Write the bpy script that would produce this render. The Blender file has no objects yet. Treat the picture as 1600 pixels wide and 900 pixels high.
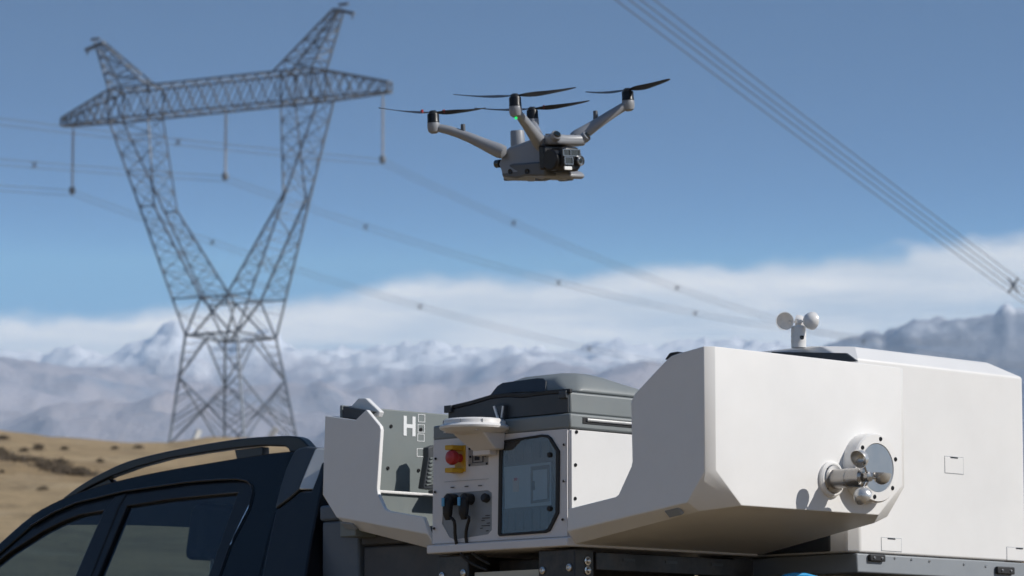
import bpy, bmesh, math, random
import numpy as np
from mathutils import Vector, Matrix, noise
random.seed(7)
rng = np.random.default_rng(7)
R = math.radians
sc = bpy.context.scene
col = sc.collection

# ------------------------------------------------------------------ camera
F = 5570.0                                   # focal length in photograph pixels (1600 wide)
PITCH = math.atan(720 / F)
CZ = 0.9
cam_d = bpy.data.cameras.new('camera')
cam = bpy.data.objects.new('camera', cam_d)
col.objects.link(cam)
cam.location = (0, 0, CZ)
cam.rotation_euler = (math.pi / 2 + PITCH, 0, 0)
cam_d.sensor_width = 36
cam_d.lens = 36 * F / 1600
cam_d.clip_start = 0.1
cam_d.clip_end = 120000
cam_d.dof.use_dof = True
cam_d.dof.focus_distance = 9.6
cam_d.dof.aperture_fstop = 9.5
sc.camera = cam

# ------------------------------------------------------------------ sky
SUN_AZ, SUN_EL = math.atan2(0.792, -0.20), R(35)      # azimuth clockwise from +Y
w = bpy.data.worlds.new('World')
sc.world = w
w.use_nodes = True
nt = w.node_tree
nt.nodes.clear()
def N(t, **kw):
    n = nt.nodes.new(t)
    for k, v in kw.items():
        setattr(n, k, v)
    return n
def L(a, b):
    nt.links.new(a, b)
def mth(op, a, b=None, c=None):
    n = N('ShaderNodeMath', operation=op)
    for i, v in enumerate((a, b, c)):
        if v is None:
            continue
        if isinstance(v, (int, float)):
            n.inputs[i].default_value = v
        else:
            L(v, n.inputs[i])
    return n.outputs[0]
tc = N('ShaderNodeTexCoord')
sep = N('ShaderNodeSeparateXYZ'); L(tc.outputs['Generated'], sep.inputs[0])
# thin clear air of a high plateau: the sky darkens quickly above the horizon
zz = mth('MULTIPLY_ADD', mth('MAXIMUM', sep.outputs[2], 0.0), 7.4, -0.90)
cmb = N('ShaderNodeCombineXYZ'); L(sep.outputs[0], cmb.inputs[0]); L(sep.outputs[1], cmb.inputs[1]); L(mth('MAXIMUM', zz, 0.10), cmb.inputs[2])
nrm = N('ShaderNodeVectorMath', operation='NORMALIZE'); L(cmb.outputs[0], nrm.inputs[0])
sky = N('ShaderNodeTexSky', sky_type='NISHITA', sun_disc=False)
sky.sun_elevation = SUN_EL
sky.sun_rotation = SUN_AZ
sky.altitude = 2000
sky.air_density = 1.0
sky.dust_density = 1.0
sky.ozone_density = 1.0
L(nrm.outputs[0], sky.inputs['Vector'])
# cloud bank low round the horizon
el = mth('MULTIPLY', mth('ARCSINE', sep.outputs[2]), 180 / math.pi)
az = mth('ARCTAN2', sep.outputs[0], sep.outputs[1])
mp = N('ShaderNodeMapping'); L(tc.outputs['Generated'], mp.inputs[0]); mp.inputs['Scale'].default_value = (1, 1, 1.6)
n1 = N('ShaderNodeTexNoise'); L(mp.outputs[0], n1.inputs['Vector']); n1.inputs['Scale'].default_value = 11; n1.inputs['Detail'].default_value = 7; n1.inputs['Roughness'].default_value = 0.55
n2 = N('ShaderNodeTexNoise'); L(mp.outputs[0], n2.inputs['Vector']); n2.inputs['Scale'].default_value = 70; n2.inputs['Detail'].default_value = 4
mp2 = N('ShaderNodeMapping'); L(tc.outputs['Generated'], mp2.inputs[0]); mp2.inputs['Scale'].default_value = (1, 1, 7)
n3 = N('ShaderNodeTexNoise'); L(mp2.outputs[0], n3.inputs['Vector']); n3.inputs['Scale'].default_value = 16; n3.inputs['Detail'].default_value = 5
top = mth('ADD', mth('MULTIPLY_ADD', mth('SINE', mth('MULTIPLY', az, 5.0)), 1.0, 7.62), mth('MULTIPLY', mth('SUBTRACT', n1.outputs[0], 0.5), 1.4))
top = mth('ADD', top, mth('MULTIPLY', mth('SUBTRACT', n2.outputs[0], 0.5), 0.4))
d = mth('SUBTRACT', top, el)
up = N('ShaderNodeMapRange', interpolation_type='SMOOTHSTEP'); L(d, up.inputs[0]); up.inputs[1].default_value = -0.02; up.inputs[2].default_value = 0.34
lo = N('ShaderNodeMapRange', interpolation_type='SMOOTHSTEP'); L(mth('MULTIPLY_ADD', mth('SUBTRACT', n3.outputs[0], 0.5), 1.6, mth('SUBTRACT', 0.0, d)), lo.inputs[0]); lo.inputs[1].default_value = -2.7; lo.inputs[2].default_value = -0.7
lo.inputs[3].default_value = 0.15; lo.inputs[4].default_value = 1.0
ms = N('ShaderNodeMapRange'); L(n3.outputs[0], ms.inputs[0]); ms.inputs[1].default_value = 0.3; ms.inputs[2].default_value = 0.62; ms.inputs[3].default_value = 0.62; ms.inputs[4].default_value = 0.95
mask = mth('MULTIPLY', mth('MULTIPLY', up.outputs[0], lo.outputs[0]), ms.outputs[0])
cr = N('ShaderNodeMapRange'); L(n3.outputs[0], cr.inputs[0]); cr.inputs[1].default_value = 0.3; cr.inputs[2].default_value = 0.7; cr.inputs[3].default_value = 0.84; cr.inputs[4].default_value = 1.06
vm = N('ShaderNodeVectorMath', operation='SCALE'); vm.inputs[0].default_value = (8.2, 8.0, 7.7); L(cr.outputs[0], vm.inputs['Scale'])
mx = N('ShaderNodeMix', data_type='RGBA'); L(mask, mx.inputs['Factor']); tn = N('ShaderNodeVectorMath', operation='MULTIPLY'); L(sky.outputs[0], tn.inputs[0]); tn.inputs[1].default_value = (0.44, 0.70, 0.86); L(tn.outputs[0], mx.inputs['A']); L(vm.outputs[0], mx.inputs['B'])
bg = N('ShaderNodeBackground'); L(mx.outputs['Result'], bg.inputs[0]); bg.inputs[1].default_value = 0.142
out = N('ShaderNodeOutputWorld'); L(bg.outputs[0], out.inputs[0])

# ------------------------------------------------------------------ sun, exposure
sd = bpy.data.lights.new('sun', 'SUN')
sun = bpy.data.objects.new('sun', sd)
col.objects.link(sun)
sd.energy = 4.8
sd.angle = R(0.53)
sd.color = (1.0, 0.965, 0.915)
sdir = Vector((math.sin(SUN_AZ) * math.cos(SUN_EL), math.cos(SUN_AZ) * math.cos(SUN_EL), math.sin(SUN_EL)))
sun.rotation_euler = sdir.to_track_quat('Z', 'Y').to_euler()
sun.location = (20, -5, 30)
sc.view_settings.view_transform = 'Standard'
sc.view_settings.look = 'None'
sc.view_settings.exposure = -0.1
sc.view_settings.gamma = 1.0
sc.view_settings.use_curve_mapping = False
sc.render.engine = 'CYCLES'
sc.cycles.use_denoising = True
sc.cycles.max_bounces = 8
sc.cycles.volume_bounces = 3
sc.cycles.sample_clamp_indirect = 6
sc.cycles.caustics_reflective = False
sc.cycles.caustics_refractive = False

# ------------------------------------------------------------------ pixel geometry
cp, sp = math.cos(PITCH), math.sin(PITCH)
CAM = Vector((0, 0, CZ))
def ray(x, y):
    a = (x - 800) / F; b = -(y - 450) / F
    return Vector((a, cp - b * sp, sp + b * cp))
def at(x, y, Yd):
    r = ray(x, y)
    return CAM + r * (Yd / r.y)
class Frame:
    def __init__(s, o, X, Y, Z):
        s.o, s.X, s.Y, s.Z = Vector(o), Vector(X).normalized(), Vector(Y).normalized(), Vector(Z).normalized()
        s.rot = Matrix((s.X, s.Y, s.Z)).transposed()
    def w(s, p):
        return s.o + s.X * p[0] + s.Y * p[1] + s.Z * p[2]
    def l(s, p):
        d = Vector(p) - s.o
        return Vector((d.dot(s.X), d.dot(s.Y), d.dot(s.Z)))
    def hit(s, x, y, n, c):                 # the point of the pixel's ray on the plane n.p = c of this frame
        r = ray(x, y); o = s.l(CAM); d = Vector((r.dot(s.X), r.dot(s.Y), r.dot(s.Z)))
        n = Vector(n)
        return o + d * ((c - n.dot(o)) / n.dot(d))
    def onX(s, x, y, c): return s.hit(x, y, (1, 0, 0), c)
    def onY(s, x, y, c): return s.hit(x, y, (0, 1, 0), c)
    def onZ(s, x, y, c): return s.hit(x, y, (0, 0, 1), c)
WORLD = Frame((0, 0, 0), (1, 0, 0), (0, 1, 0), (0, 0, 1))
A = R(44)
_c = at(890, 853, 10.3)
TR = Frame((_c.x, _c.y, 0), (math.sin(A), -math.cos(A), 0), (math.cos(A), math.sin(A), 0), (0, 0, 1))   # truck: X to its tail, Y across, Z up

# ------------------------------------------------------------------ materials
MATS = {}
def mat(name, rgb, rough=0.5, metal=0.0, var=0.0, vscale=6.0, bump=0.0, bscale=60.0, coat=0.0, dust=0.0, dustc=(0.36, 0.29, 0.21), spec=0.5, emit=None):
    m = bpy.data.materials.new(name); m.use_nodes = True
    t = m.node_tree; b = t.nodes['Principled BSDF']
    b.inputs['Base Color'].default_value = (*rgb, 1)
    b.inputs['Roughness'].default_value = rough
    b.inputs['Metallic'].default_value = metal
    b.inputs['Specular IOR Level'].default_value = spec
    b.inputs['Coat Weight'].default_value = coat
    b.inputs['Coat Roughness'].default_value = 0.05
    if emit:
        b.inputs['Emission Color'].default_value = (*emit[0], 1); b.inputs['Emission Strength'].default_value = emit[1]
    co = t.nodes.new('ShaderNodeTexCoord').outputs['Object']
    last = None
    if var > 0:
        n = t.nodes.new('ShaderNodeTexNoise'); n.inputs['Scale'].default_value = vscale; n.inputs['Detail'].default_value = 6; n.inputs['Roughness'].default_value = 0.6
        t.links.new(co, n.inputs['Vector'])
        r = t.nodes.new('ShaderNodeMapRange'); t.links.new(n.outputs[0], r.inputs[0]); r.inputs[1].default_value = 0.25; r.inputs[2].default_value = 0.75
        r.inputs[3].default_value = 1 - var; r.inputs[4].default_value = 1 + var
        v = t.nodes.new('ShaderNodeVectorMath'); v.operation = 'SCALE'; v.inputs[0].default_value = rgb; t.links.new(r.outputs[0], v.inputs['Scale'])
        last = v.outputs[0]
        r2 = t.nodes.new('ShaderNodeMapRange'); t.links.new(n.outputs[0], r2.inputs[0]); r2.inputs[1].default_value = 0.3; r2.inputs[2].default_value = 0.7
        r2.inputs[3].default_value = max(0.02, rough - 0.1); r2.inputs[4].default_value = min(1, rough + 0.12); t.links.new(r2.outputs[0], b.inputs['Roughness'])
    if dust > 0:
        n = t.nodes.new('ShaderNodeTexNoise'); n.inputs['Scale'].default_value = 9; n.inputs['Detail'].default_value = 10; n.inputs['Roughness'].default_value = 0.72
        t.links.new(co, n.inputs['Vector'])
        r = t.nodes.new('ShaderNodeMapRange'); t.links.new(n.outputs[0], r.inputs[0]); r.inputs[1].default_value = 0.42; r.inputs[2].default_value = 0.78
        r.inputs[3].default_value = 0.0; r.inputs[4].default_value = dust
        q = t.nodes.new('ShaderNodeMix'); q.data_type = 'RGBA'; t.links.new(r.outputs[0], q.inputs['Factor'])
        if last: t.links.new(last, q.inputs['A'])
        else: q.inputs['A'].default_value = (*rgb, 1)
        q.inputs['B'].default_value = (*dustc, 1)
        last = q.outputs['Result']
    if last: t.links.new(last, b.inputs['Base Color'])
    if bump > 0:
        n = t.nodes.new('ShaderNodeTexNoise'); n.inputs['Scale'].default_value = bscale; n.inputs['Detail'].default_value = 4
        t.links.new(co, n.inputs['Vector'])
        u = t.nodes.new('ShaderNodeBump'); u.inputs['Strength'].default_value = bump; u.inputs['Distance'].default_value = 0.002
        t.links.new(n.outputs[0], u.inputs['Height']); t.links.new(u.outputs[0], b.inputs['Normal'])
    MATS[name] = m
    return m
mat('white_shell', (0.765, 0.752, 0.732), 0.42, var=0.025, vscale=3, bump=0.06, bscale=420, dust=0.05)
mat('white_plastic', (0.78, 0.76, 0.73), 0.35, var=0.02)
mat('panel_white', (0.70, 0.675, 0.67), 0.45, var=0.03, dust=0.08)
mat('grey_lid', (0.205, 0.225, 0.225), 0.5, var=0.05, bump=0.05, bscale=500, dust=0.08)
mat('grey_liner', (0.175, 0.20, 0.196), 0.5, var=0.05, vscale=5, dust=0.10)
mat('dark_plastic', (0.035, 0.042, 0.05), 0.45, var=0.08, dust=0.08)
mat('black_rubber', (0.012, 0.012, 0.013), 0.55, var=0.1)
mat('black_metal', (0.018, 0.019, 0.022), 0.4, var=0.15, dust=0.22)
mat('steel', (0.62, 0.61, 0.60), 0.28, 1.0, var=0.08)
mat('mirror_bowl', (0.55, 0.54, 0.53), 0.30, 1.0, var=0.05)
mat('sensor_metal', (0.36, 0.345, 0.33), 0.3, 0.85, var=0.08)
mat('cup_metal', (0.62, 0.61, 0.59), 0.3, 0.6, var=0.05)
mat('screw_dark', (0.05, 0.05, 0.05), 0.35, 0.8)
mat('red_button', (0.42, 0.025, 0.03), 0.32)
mat('yellow_guard', (0.62, 0.36, 0.015), 0.4, var=0.06, dust=0.1)
mat('recess_grey', (0.26, 0.28, 0.30), 0.5, var=0.05)
mat('label_ink', (0.06, 0.06, 0.065), 0.6)
mat('label_plate', (0.58, 0.57, 0.56), 0.45)
mat('print_white', (0.82, 0.82, 0.80), 0.5)
mat('breaker_blue', (0.42, 0.55, 0.66), 0.45, var=0.05)
mat('breaker_grey', (0.10, 0.095, 0.09), 0.5, var=0.05)
mat('plug_blue', (0.10, 0.35, 0.60), 0.4)
mat('cable_blue', (0.02, 0.30, 0.62), 0.4)
mat('box_slate', (0.10, 0.125, 0.155), 0.5, var=0.06, dust=0.1)
mat('box_charcoal', (0.045, 0.048, 0.055), 0.5, var=0.06, dust=0.1)
mat('crate_green', (0.04, 0.13, 0.075), 0.5, var=0.08, dust=0.15)
mat('cream_strip', (0.55, 0.52, 0.42), 0.5)
mat('car_paint', (0.002, 0.006, 0.010), 0.22, 0.0, coat=0.25, spec=0.22)
mat('gloss_black', (0.005, 0.005, 0.007), 0.3, coat=0.2, spec=0.35, dust=0.02)
mat('rail_paint', (0.005, 0.010, 0.016), 0.35, 0.0, coat=0.2, spec=0.3)
mat('chrome_trim', (0.75, 0.75, 0.75), 0.12, 1.0)
mat('fairing_grey', (0.06, 0.068, 0.075), 0.42, 0.2, var=0.08, bump=0.1, bscale=300)
mat('fairing_silver', (0.68, 0.67, 0.64), 0.38, 0.4, var=0.05)
mat('seat_cloth', (0.016, 0.018, 0.021), 0.9, var=0.2)
mat('cabin_liner', (0.16, 0.16, 0.155), 0.9)
mat('tyre', (0.015, 0.015, 0.015), 0.8, dust=0.4)
mat('drone_grey', (0.27, 0.28, 0.30), 0.42, var=0.04, vscale=20)
mat('drone_dark', (0.095, 0.105, 0.12), 0.45, var=0.06, vscale=20)
mat('motor_black', (0.014, 0.014, 0.015), 0.35, 0.3)
mat('prop_carbon', (0.022, 0.026, 0.032), 0.4)
mat('prop_red', (0.4, 0.03, 0.03), 0.4)
mat('lens_glass', (0.01, 0.014, 0.012), 0.05, coat=1.0)
mat('lens_trim', (0.30, 0.30, 0.30), 0.25, 0.8)
mat('led_green', (0.02, 0.5, 0.12), 0.3, emit=((0.02, 1.0, 0.22), 0.9))
mat('galv_steel', (0.185, 0.21, 0.245), 0.5, 0.3, var=0.2, vscale=0.4)
mat('galv_sunlit', (0.62, 0.61, 0.58), 0.5, 0.1, var=0.1, vscale=0.6)  # tower steel with sunlight put into its paler colour
mat('insulator', (0.42, 0.41, 0.40), 0.3, var=0.1)
mat('conductor', (0.14, 0.145, 0.155), 0.55, 0.3)
mat('shrub_leaf', (0.085, 0.060, 0.035), 0.8, var=0.35, vscale=2.5)
def glass(name, tint, ior=1.45):
    m = bpy.data.materials.new(name); m.use_nodes = True; t = m.node_tree; t.nodes.clear()
    tr = t.nodes.new('ShaderNodeBsdfTransparent'); tr.inputs[0].default_value = (*tint, 1)
    gl = t.nodes.new('ShaderNodeBsdfGlossy'); gl.inputs[0].default_value = (0.9, 0.95, 1, 1); gl.inputs['Roughness'].default_value = 0.02
    lw = t.nodes.new('ShaderNodeLayerWeight'); lw.inputs[0].default_value = 0.5
    pw = t.nodes.new('ShaderNodeMath'); pw.operation = 'POWER'; t.links.new(lw.outputs['Facing'], pw.inputs[0]); pw.inputs[1].default_value = 5
    fr = t.nodes.new('ShaderNodeMath'); fr.operation = 'MULTIPLY_ADD'; t.links.new(pw.outputs[0], fr.inputs[0]); fr.inputs[1].default_value = 0.93; fr.inputs[2].default_value = 0.085
    mx = t.nodes.new('ShaderNodeMixShader'); o = t.nodes.new('ShaderNodeOutputMaterial')
    t.links.new(fr.outputs[0], mx.inputs[0]); t.links.new(tr.outputs[0], mx.inputs[1]); t.links.new(gl.outputs[0], mx.inputs[2]); t.links.new(mx.outputs[0], o.inputs[0])
    MATS[name] = m
glass('car_glass', (0.46, 0.56, 0.60))
glass('smoked_cover', (0.58, 0.57, 0.56), 1.4)

# ------------------------------------------------------------------ building helpers
def thing(name, label, cat, frame, base, group=None):
    e = bpy.data.objects.new(name, None); col.objects.link(e)
    e.empty_display_size = 0.2
    e.matrix_world = Matrix.Translation(frame.w(base)) @ frame.rot.to_4x4()
    e['label'] = label; e['category'] = cat
    if group: e['group'] = group
    BASE[e.name] = Vector(base)
    return e
BASE = {}
class MB:
    def __init__(s): s.v = []; s.f = []
    def add(s, vs, fs):
        o = len(s.v); s.v += [Vector(p) for p in vs]; s.f += [tuple(i + o for i in f) for f in fs]; return s
    def box(s, a, b):
        (x0, y0, z0), (x1, y1, z1) = a, b
        return s.add([(x0,y0,z0),(x1,y0,z0),(x1,y1,z0),(x0,y1,z0),(x0,y0,z1),(x1,y0,z1),(x1,y1,z1),(x0,y1,z1)],
                     [(0,3,2,1),(4,5,6,7),(0,1,5,4),(1,2,6,5),(2,3,7,6),(3,0,4,7)])
    def prism(s, poly, vec):                 # a 3D polygon pushed along vec
        n = len(poly); vec = Vector(vec)
        return s.add([Vector(p) for p in poly] + [Vector(p) + vec for p in poly],
                     [tuple(range(n)), tuple(range(2 * n - 1, n - 1, -1))] + [(i, i + n, (i + 1) % n + n, (i + 1) % n) for i in range(n)])
    def tube(s, path, r, seg=10, cap=True):
        path = [Vector(p) for p in path]; n = len(path)
        rr = r if isinstance(r, (list, tuple)) else [r] * n
        vs, fs = [], []
        prev = None
        for i, p in enumerate(path):
            t = (path[min(i + 1, n - 1)] - path[max(i - 1, 0)]).normalized()
            if prev is None:
                a = t.orthogonal().normalized()
            else:
                a = prev - t * prev.dot(t)
                a = a.normalized() if a.length > 1e-6 else t.orthogonal().normalized()
            prev = a; b = t.cross(a)
            for k in range(seg):
                q = 2 * math.pi * k / seg
                vs.append(p + (a * math.cos(q) + b * math.sin(q)) * rr[i])
        for i in range(n - 1):
            for k in range(seg):
                fs.append((i*seg+k, i*seg+(k+1)%seg, (i+1)*seg+(k+1)%seg, (i+1)*seg+k))
        if cap:
            fs.append(tuple(range(seg - 1, -1, -1))); fs.append(tuple((n - 1) * seg + k for k in range(seg)))
        return s.add(vs, fs)
    def bar(s, a, b, wd, up=(0, 0, 1)):      # square-section bar
        a, b = Vector(a), Vector(b); t = (b - a).normalized()
        x = t.cross(Vector(up))
        if x.length < 1e-3: x = t.orthogonal()
        x = x.normalized() * wd / 2; y = t.cross(x.normalized()) * wd / 2
        return s.add([a-x-y, a+x-y, a+x+y, a-x+y, b-x-y, b+x-y, b+x+y, b-x+y],
                     [(0,3,2,1),(4,5,6,7),(0,1,5,4),(1,2,6,5),(2,3,7,6),(3,0,4,7)])
    def lathe(s, c, axis, prof, seg=32):     # prof: (radius, height along axis)
        c = Vector(c); t = Vector(axis).normalized(); a = t.orthogonal().normalized(); b = t.cross(a)
        vs, fs = [], []
        for r, h in prof:
            for k in range(seg):
                q = 2 * math.pi * k / seg
                vs.append(c + t * h + (a * math.cos(q) + b * math.sin(q)) * max(r, 1e-5))
        n = len(prof)
        for i in range(n - 1):
            for k in range(seg):
                fs.append((i*seg+k, i*seg+(k+1)%seg, (i+1)*seg+(k+1)%seg, (i+1)*seg+k))
        fs.append(tuple(range(seg - 1, -1, -1))); fs.append(tuple((n - 1) * seg + k for k in range(seg)))
        return s.add(vs, fs)
    def build(s, name, m, parent=None, bevel=0.0, seg=2, smooth=35, solid=0.0, sub=0, frame=None, fix=True, weld=0.0):
        base = Vector((0, 0, 0))
        if parent is not None:
            r = parent
            while r.parent: r = r.parent
            base = BASE[r.name]
        me = bpy.data.meshes.new(name)
        me.from_pydata([tuple(p - base) for p in s.v], [], s.f)
        bm = bmesh.new(); bm.from_mesh(me)
        if weld: bmesh.ops.remove_doubles(bm, verts=bm.verts, dist=weld)
        if fix: bmesh.ops.recalc_face_normals(bm, faces=bm.faces)
        for f in bm.faces: f.smooth = True
        lim = R(smooth)
        for e in bm.edges:
            e.smooth = len(e.link_faces) == 2 and e.calc_face_angle(0) < lim
        bm.to_mesh(me); bm.free()
        me.materials.append(MATS[m] if isinstance(m, str) else m)
        o = bpy.data.objects.new(name, me); col.objects.link(o)
        if parent is not None: o.parent = parent
        elif frame is not None: o.matrix_world = Matrix.Translation(frame.o) @ frame.rot.to_4x4()
        if solid:
            q = o.modifiers.new('solid', 'SOLIDIFY'); q.thickness = solid; q.offset = -1; q.use_even_offset = True
        if bevel:
            q = o.modifiers.new('bevel', 'BEVEL'); q.width = bevel; q.segments = seg; q.limit_method = 'ANGLE'; q.angle_limit = R(28); q.harden_normals = False
        if sub:
            q = o.modifiers.new('sub', 'SUBSURF'); q.levels = sub; q.render_levels = sub
        return o
def holed(outer, holes):                     # polygon with holes, triangulated, as (verts, faces)
    bm = bmesh.new(); es = []
    for loop in [outer] + holes:
        vs = [bm.verts.new(p) for p in loop]
        es += [bm.edges.new((vs[i], vs[(i + 1) % len(vs)])) for i in range(len(vs))]
    nrm_ = Vector((0, 0, 0))
    for i in range(len(outer)):
        nrm_ += Vector(outer[i]).cross(Vector(outer[(i + 1) % len(outer)]))
    bmesh.ops.triangle_fill(bm, use_beauty=True, edges=es, normal=nrm_.normalized())
    bm.verts.index_update()
    r = [v.co.copy() for v in bm.verts], [tuple(v.index for v in f.verts) for f in bm.faces]
    bm.free()
    return r
def slab(outer, holes, vec, name, m, parent, **kw):   # a holed sheet with thickness
    vs, fs = holed(outer, holes); vec = Vector(vec); n = len(vs)
    mb = MB(); mb.add(vs, fs); mb.add([v + vec for v in vs], fs)
    k = 0
    for loop in [outer] + holes:
        c = len(loop)
        mb.add([Vector(p) for p in loop] + [Vector(p) + vec for p in loop], [(i, (i + 1) % c, (i + 1) % c + c, i + c) for i in range(c)])
    return mb.build(name, m, parent, weld=0.0002, **kw)
def struct(o):
    o['kind'] = 'structure'; return o

# ================================================================== TERRAIN
def lerp(xs, ys, x): return np.interp(x, xs, ys)
def px_az(px): return np.arctan((np.asarray(px, float) - 800) / F)
def row_el(y): return (1170 - np.asarray(y, float)) / F       # tangent of the elevation, near enough
def fbm(x, y, oct=5, seed=0.0, ridged=False):
    out_ = np.zeros(x.shape); amp = 0.5; fr = 1.0
    xs, ys = x.ravel(), y.ravel()
    o_ = np.zeros(xs.shape)
    for k in range(oct):
        v = np.array([noise.noise((a * fr + seed, b * fr + seed * 1.7, k * 3.1)) for a, b in zip(xs, ys)])
        if ridged: v = 1 - 2 * np.abs(v)
        o_ += v * amp; amp *= 0.5; fr *= 2.05
    return o_.reshape(x.shape)
def sheet(name, X, Y, Z, m, close=False):
    nr, nc = X.shape
    V = np.stack([X, Y, Z], -1).reshape(-1, 3)
    i, j = np.meshgrid(np.arange(nr - 1), np.arange(nc if close else nc - 1), indexing='ij')
    j2 = (j + 1) % nc
    q = np.stack([i * nc + j, (i + 1) * nc + j, (i + 1) * nc + j2, i * nc + j2], -1).reshape(-1, 4)
    me = bpy.data.meshes.new(name)
    me.vertices.add(len(V)); me.vertices.foreach_set('co', V.ravel())
    me.loops.add(q.size); me.loops.foreach_set('vertex_index', q.ravel())
    me.polygons.add(len(q)); me.polygons.foreach_set('loop_start', np.arange(0, q.size, 4)); me.polygons.foreach_set('loop_total', np.full(len(q), 4))
    me.polygons.foreach_set('use_smooth', np.ones(len(q), bool))
    me.update(); me.validate()
    me.materials.append(m)
    o = bpy.data.objects.new(name, me); col.objects.link(o)
    if me.polygons[len(me.polygons) // 2].normal.z < 0: me.flip_normals()
    return struct(o)

def terrain_material(name, kind):
    m = bpy.data.materials.new(name); m.use_nodes = True; t = m.node_tree; b = t.nodes['Principled BSDF']
    b.inputs['Roughness'].default_value = 0.95; b.inputs['Specular IOR Level'].default_value = 0.1
    geo = t.nodes.new('ShaderNodeNewGeometry'); pos = geo.outputs['Position']
    def ns(scale, detail=6, rough=0.6, vec=pos, sc3=None):
        if sc3:
            mp_ = t.nodes.new('ShaderNodeMapping'); t.links.new(vec, mp_.inputs[0]); mp_.inputs['Scale'].default_value = sc3; vec = mp_.outputs[0]
        n = t.nodes.new('ShaderNodeTexNoise'); n.inputs['Scale'].default_value = scale; n.inputs['Detail'].default_value = detail; n.inputs['Roughness'].default_value = rough
        t.links.new(vec, n.inputs['Vector']); return n.outputs[0]
    def rng_(x, a, b_, c=0.0, d_=1.0, smooth=True):
        n = t.nodes.new('ShaderNodeMapRange'); t.links.new(x, n.inputs[0])
        n.interpolation_type = 'SMOOTHSTEP' if smooth else 'LINEAR'
        for i, v in enumerate((a, b_, c, d_)): n.inputs[i + 1].default_value = v
        return n.outputs[0]
    def mix(f, a, b_):
        n = t.nodes.new('ShaderNodeMix'); n.data_type = 'RGBA'; t.links.new(f, n.inputs['Factor'])
        for k, v in (('A', a), ('B', b_)):
            if isinstance(v, tuple): n.inputs[k].default_value = (*v, 1)
            else: t.links.new(v, n.inputs[k])
        return n.outputs['Result']
    def op(o_, a, b_):
        n = t.nodes.new('ShaderNodeMath'); n.operation = o_
        for i, v in enumerate((a, b_)):
            if isinstance(v, (int, float)): n.inputs[i].default_value = v
            else: t.links.new(v, n.inputs[i])
        return n.outputs[0]
    if kind == 'grass':
        c = mix(rng_(ns(0.035, 5), 0.35, 0.65), (0.52, 0.385, 0.225), (0.40, 0.285, 0.16))
        c = mix(rng_(ns(0.4, 6, 0.7), 0.42, 0.72), c, (0.29, 0.215, 0.13))
        c = mix(rng_(ns(0.12, 5, 0.65, sc3=(1, 1, 3)), 0.55, 0.75, 0, 0.7), c, (0.60, 0.47, 0.31))
        c = mix(rng_(ns(6, 4, 0.7), 0.45, 0.8, 0, 0.6), c, (0.27, 0.20, 0.125))
        bu = t.nodes.new('ShaderNodeBump'); bu.inputs['Strength'].default_value = 0.9; bu.inputs['Distance'].default_value = 0.5
        t.links.new(ns(0.7, 8, 0.75), bu.inputs['Height']); t.links.new(bu.outputs[0], b.inputs['Normal'])
    else:
        snow_lo, snow_hi, rock, low, dark = kind
        spz = t.nodes.new('ShaderNodeSeparateXYZ'); t.links.new(pos, spz.inputs[0])
        spn = t.nodes.new('ShaderNodeSeparateXYZ'); t.links.new(geo.outputs['Normal'], spn.inputs[0])
        c = mix(rng_(ns(0.00045, 8, 0.65), 0.36, 0.62), low, rock)
        c = mix(rng_(ns(0.0011, 8, 0.7, sc3=(1, 1, 2)), 0.50, 0.68, 0, 0.9), c, dark)
        h = op('ADD', spz.outputs[2], op('MULTIPLY', op('SUBTRACT', ns(0.0012, 9, 0.72), 0.5), 1200.0))
        s_ = op('MULTIPLY', rng_(h, snow_lo, snow_hi), rng_(spn.outputs[2], 0.35, 0.75, 0.25, 1.0))
        c = mix(s_, c, (0.88, 0.88, 0.89))
        bu = t.nodes.new('ShaderNodeBump'); bu.inputs['Strength'].default_value = 0.7; bu.inputs['Distance'].default_value = 120
        t.links.new(ns(0.0022, 9, 0.72), bu.inputs['Height']); t.links.new(bu.outputs[0], b.inputs['Normal'])
    t.links.new(c, b.inputs['Base Color'])
    return m

# ground: one sheet from under the camera to the horizon, with the dry hill on it
CRX = [-3000, -900, 0, 100, 180, 260, 330, 400, 470, 560, 800, 1600, 2600, 5000]
CRY = [660, 676, 687, 692, 697, 701, 690, 688, 700, 712, 745, 860, 930, 1000]
azs = np.concatenate([np.linspace(-math.pi, -0.35, 50)[:-1], np.linspace(-0.35, -0.16, 40)[:-1], np.linspace(-0.16, 0.16, 420), np.linspace(0.16, 0.35, 40)[1:], np.linspace(0.35, math.pi, 50)[1:-1]])
rs = np.concatenate([np.linspace(0.5, 40, 30), np.linspace(42, 330, 190), np.geomspace(335, 33500, 60)])
AZ, RR = np.meshgrid(azs, rs)
GX, GY = RR * np.sin(AZ), RR * np.cos(AZ)
crest_s = [660, 676, 687, 692, 697, 701, 704, 707, 708, 714, 745, 860, 930, 1000]
cw = np.clip((RR - 235) / 45, 0, 1)
_pxs = 800 + F * np.tan(np.clip(AZ, -0.65, 0.65))
crest_el = np.where(np.abs(AZ) < 1.3, row_el(lerp(CRX, CRY, _pxs) * cw + lerp(CRX, crest_s, _pxs) * (1 - cw)), 0.045)
CR_R = 285.0
Hc = crest_el * CR_R + CZ
tt = np.clip((RR - 40) / (CR_R - 40), 0, 1)
GZ = Hc * (0.10 * (1 - np.cos(tt * math.pi)) / 2 + 0.90 * tt)
fall = np.clip((RR - CR_R) / 1500, 0, 1)
GZ = np.where(RR > CR_R, Hc + (-70 - Hc) * (fall * fall * (3 - 2 * fall)) - np.clip(RR - CR_R, 0, 60) * 0.045, GZ)
und = fbm(GX / 26, GY / 26, 4, 3.3)
GZ += und * 2.0 * np.clip((RR - 45) / 60, 0, 1) * np.clip((1400 - RR) / 1000, 0, 1)
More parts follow.
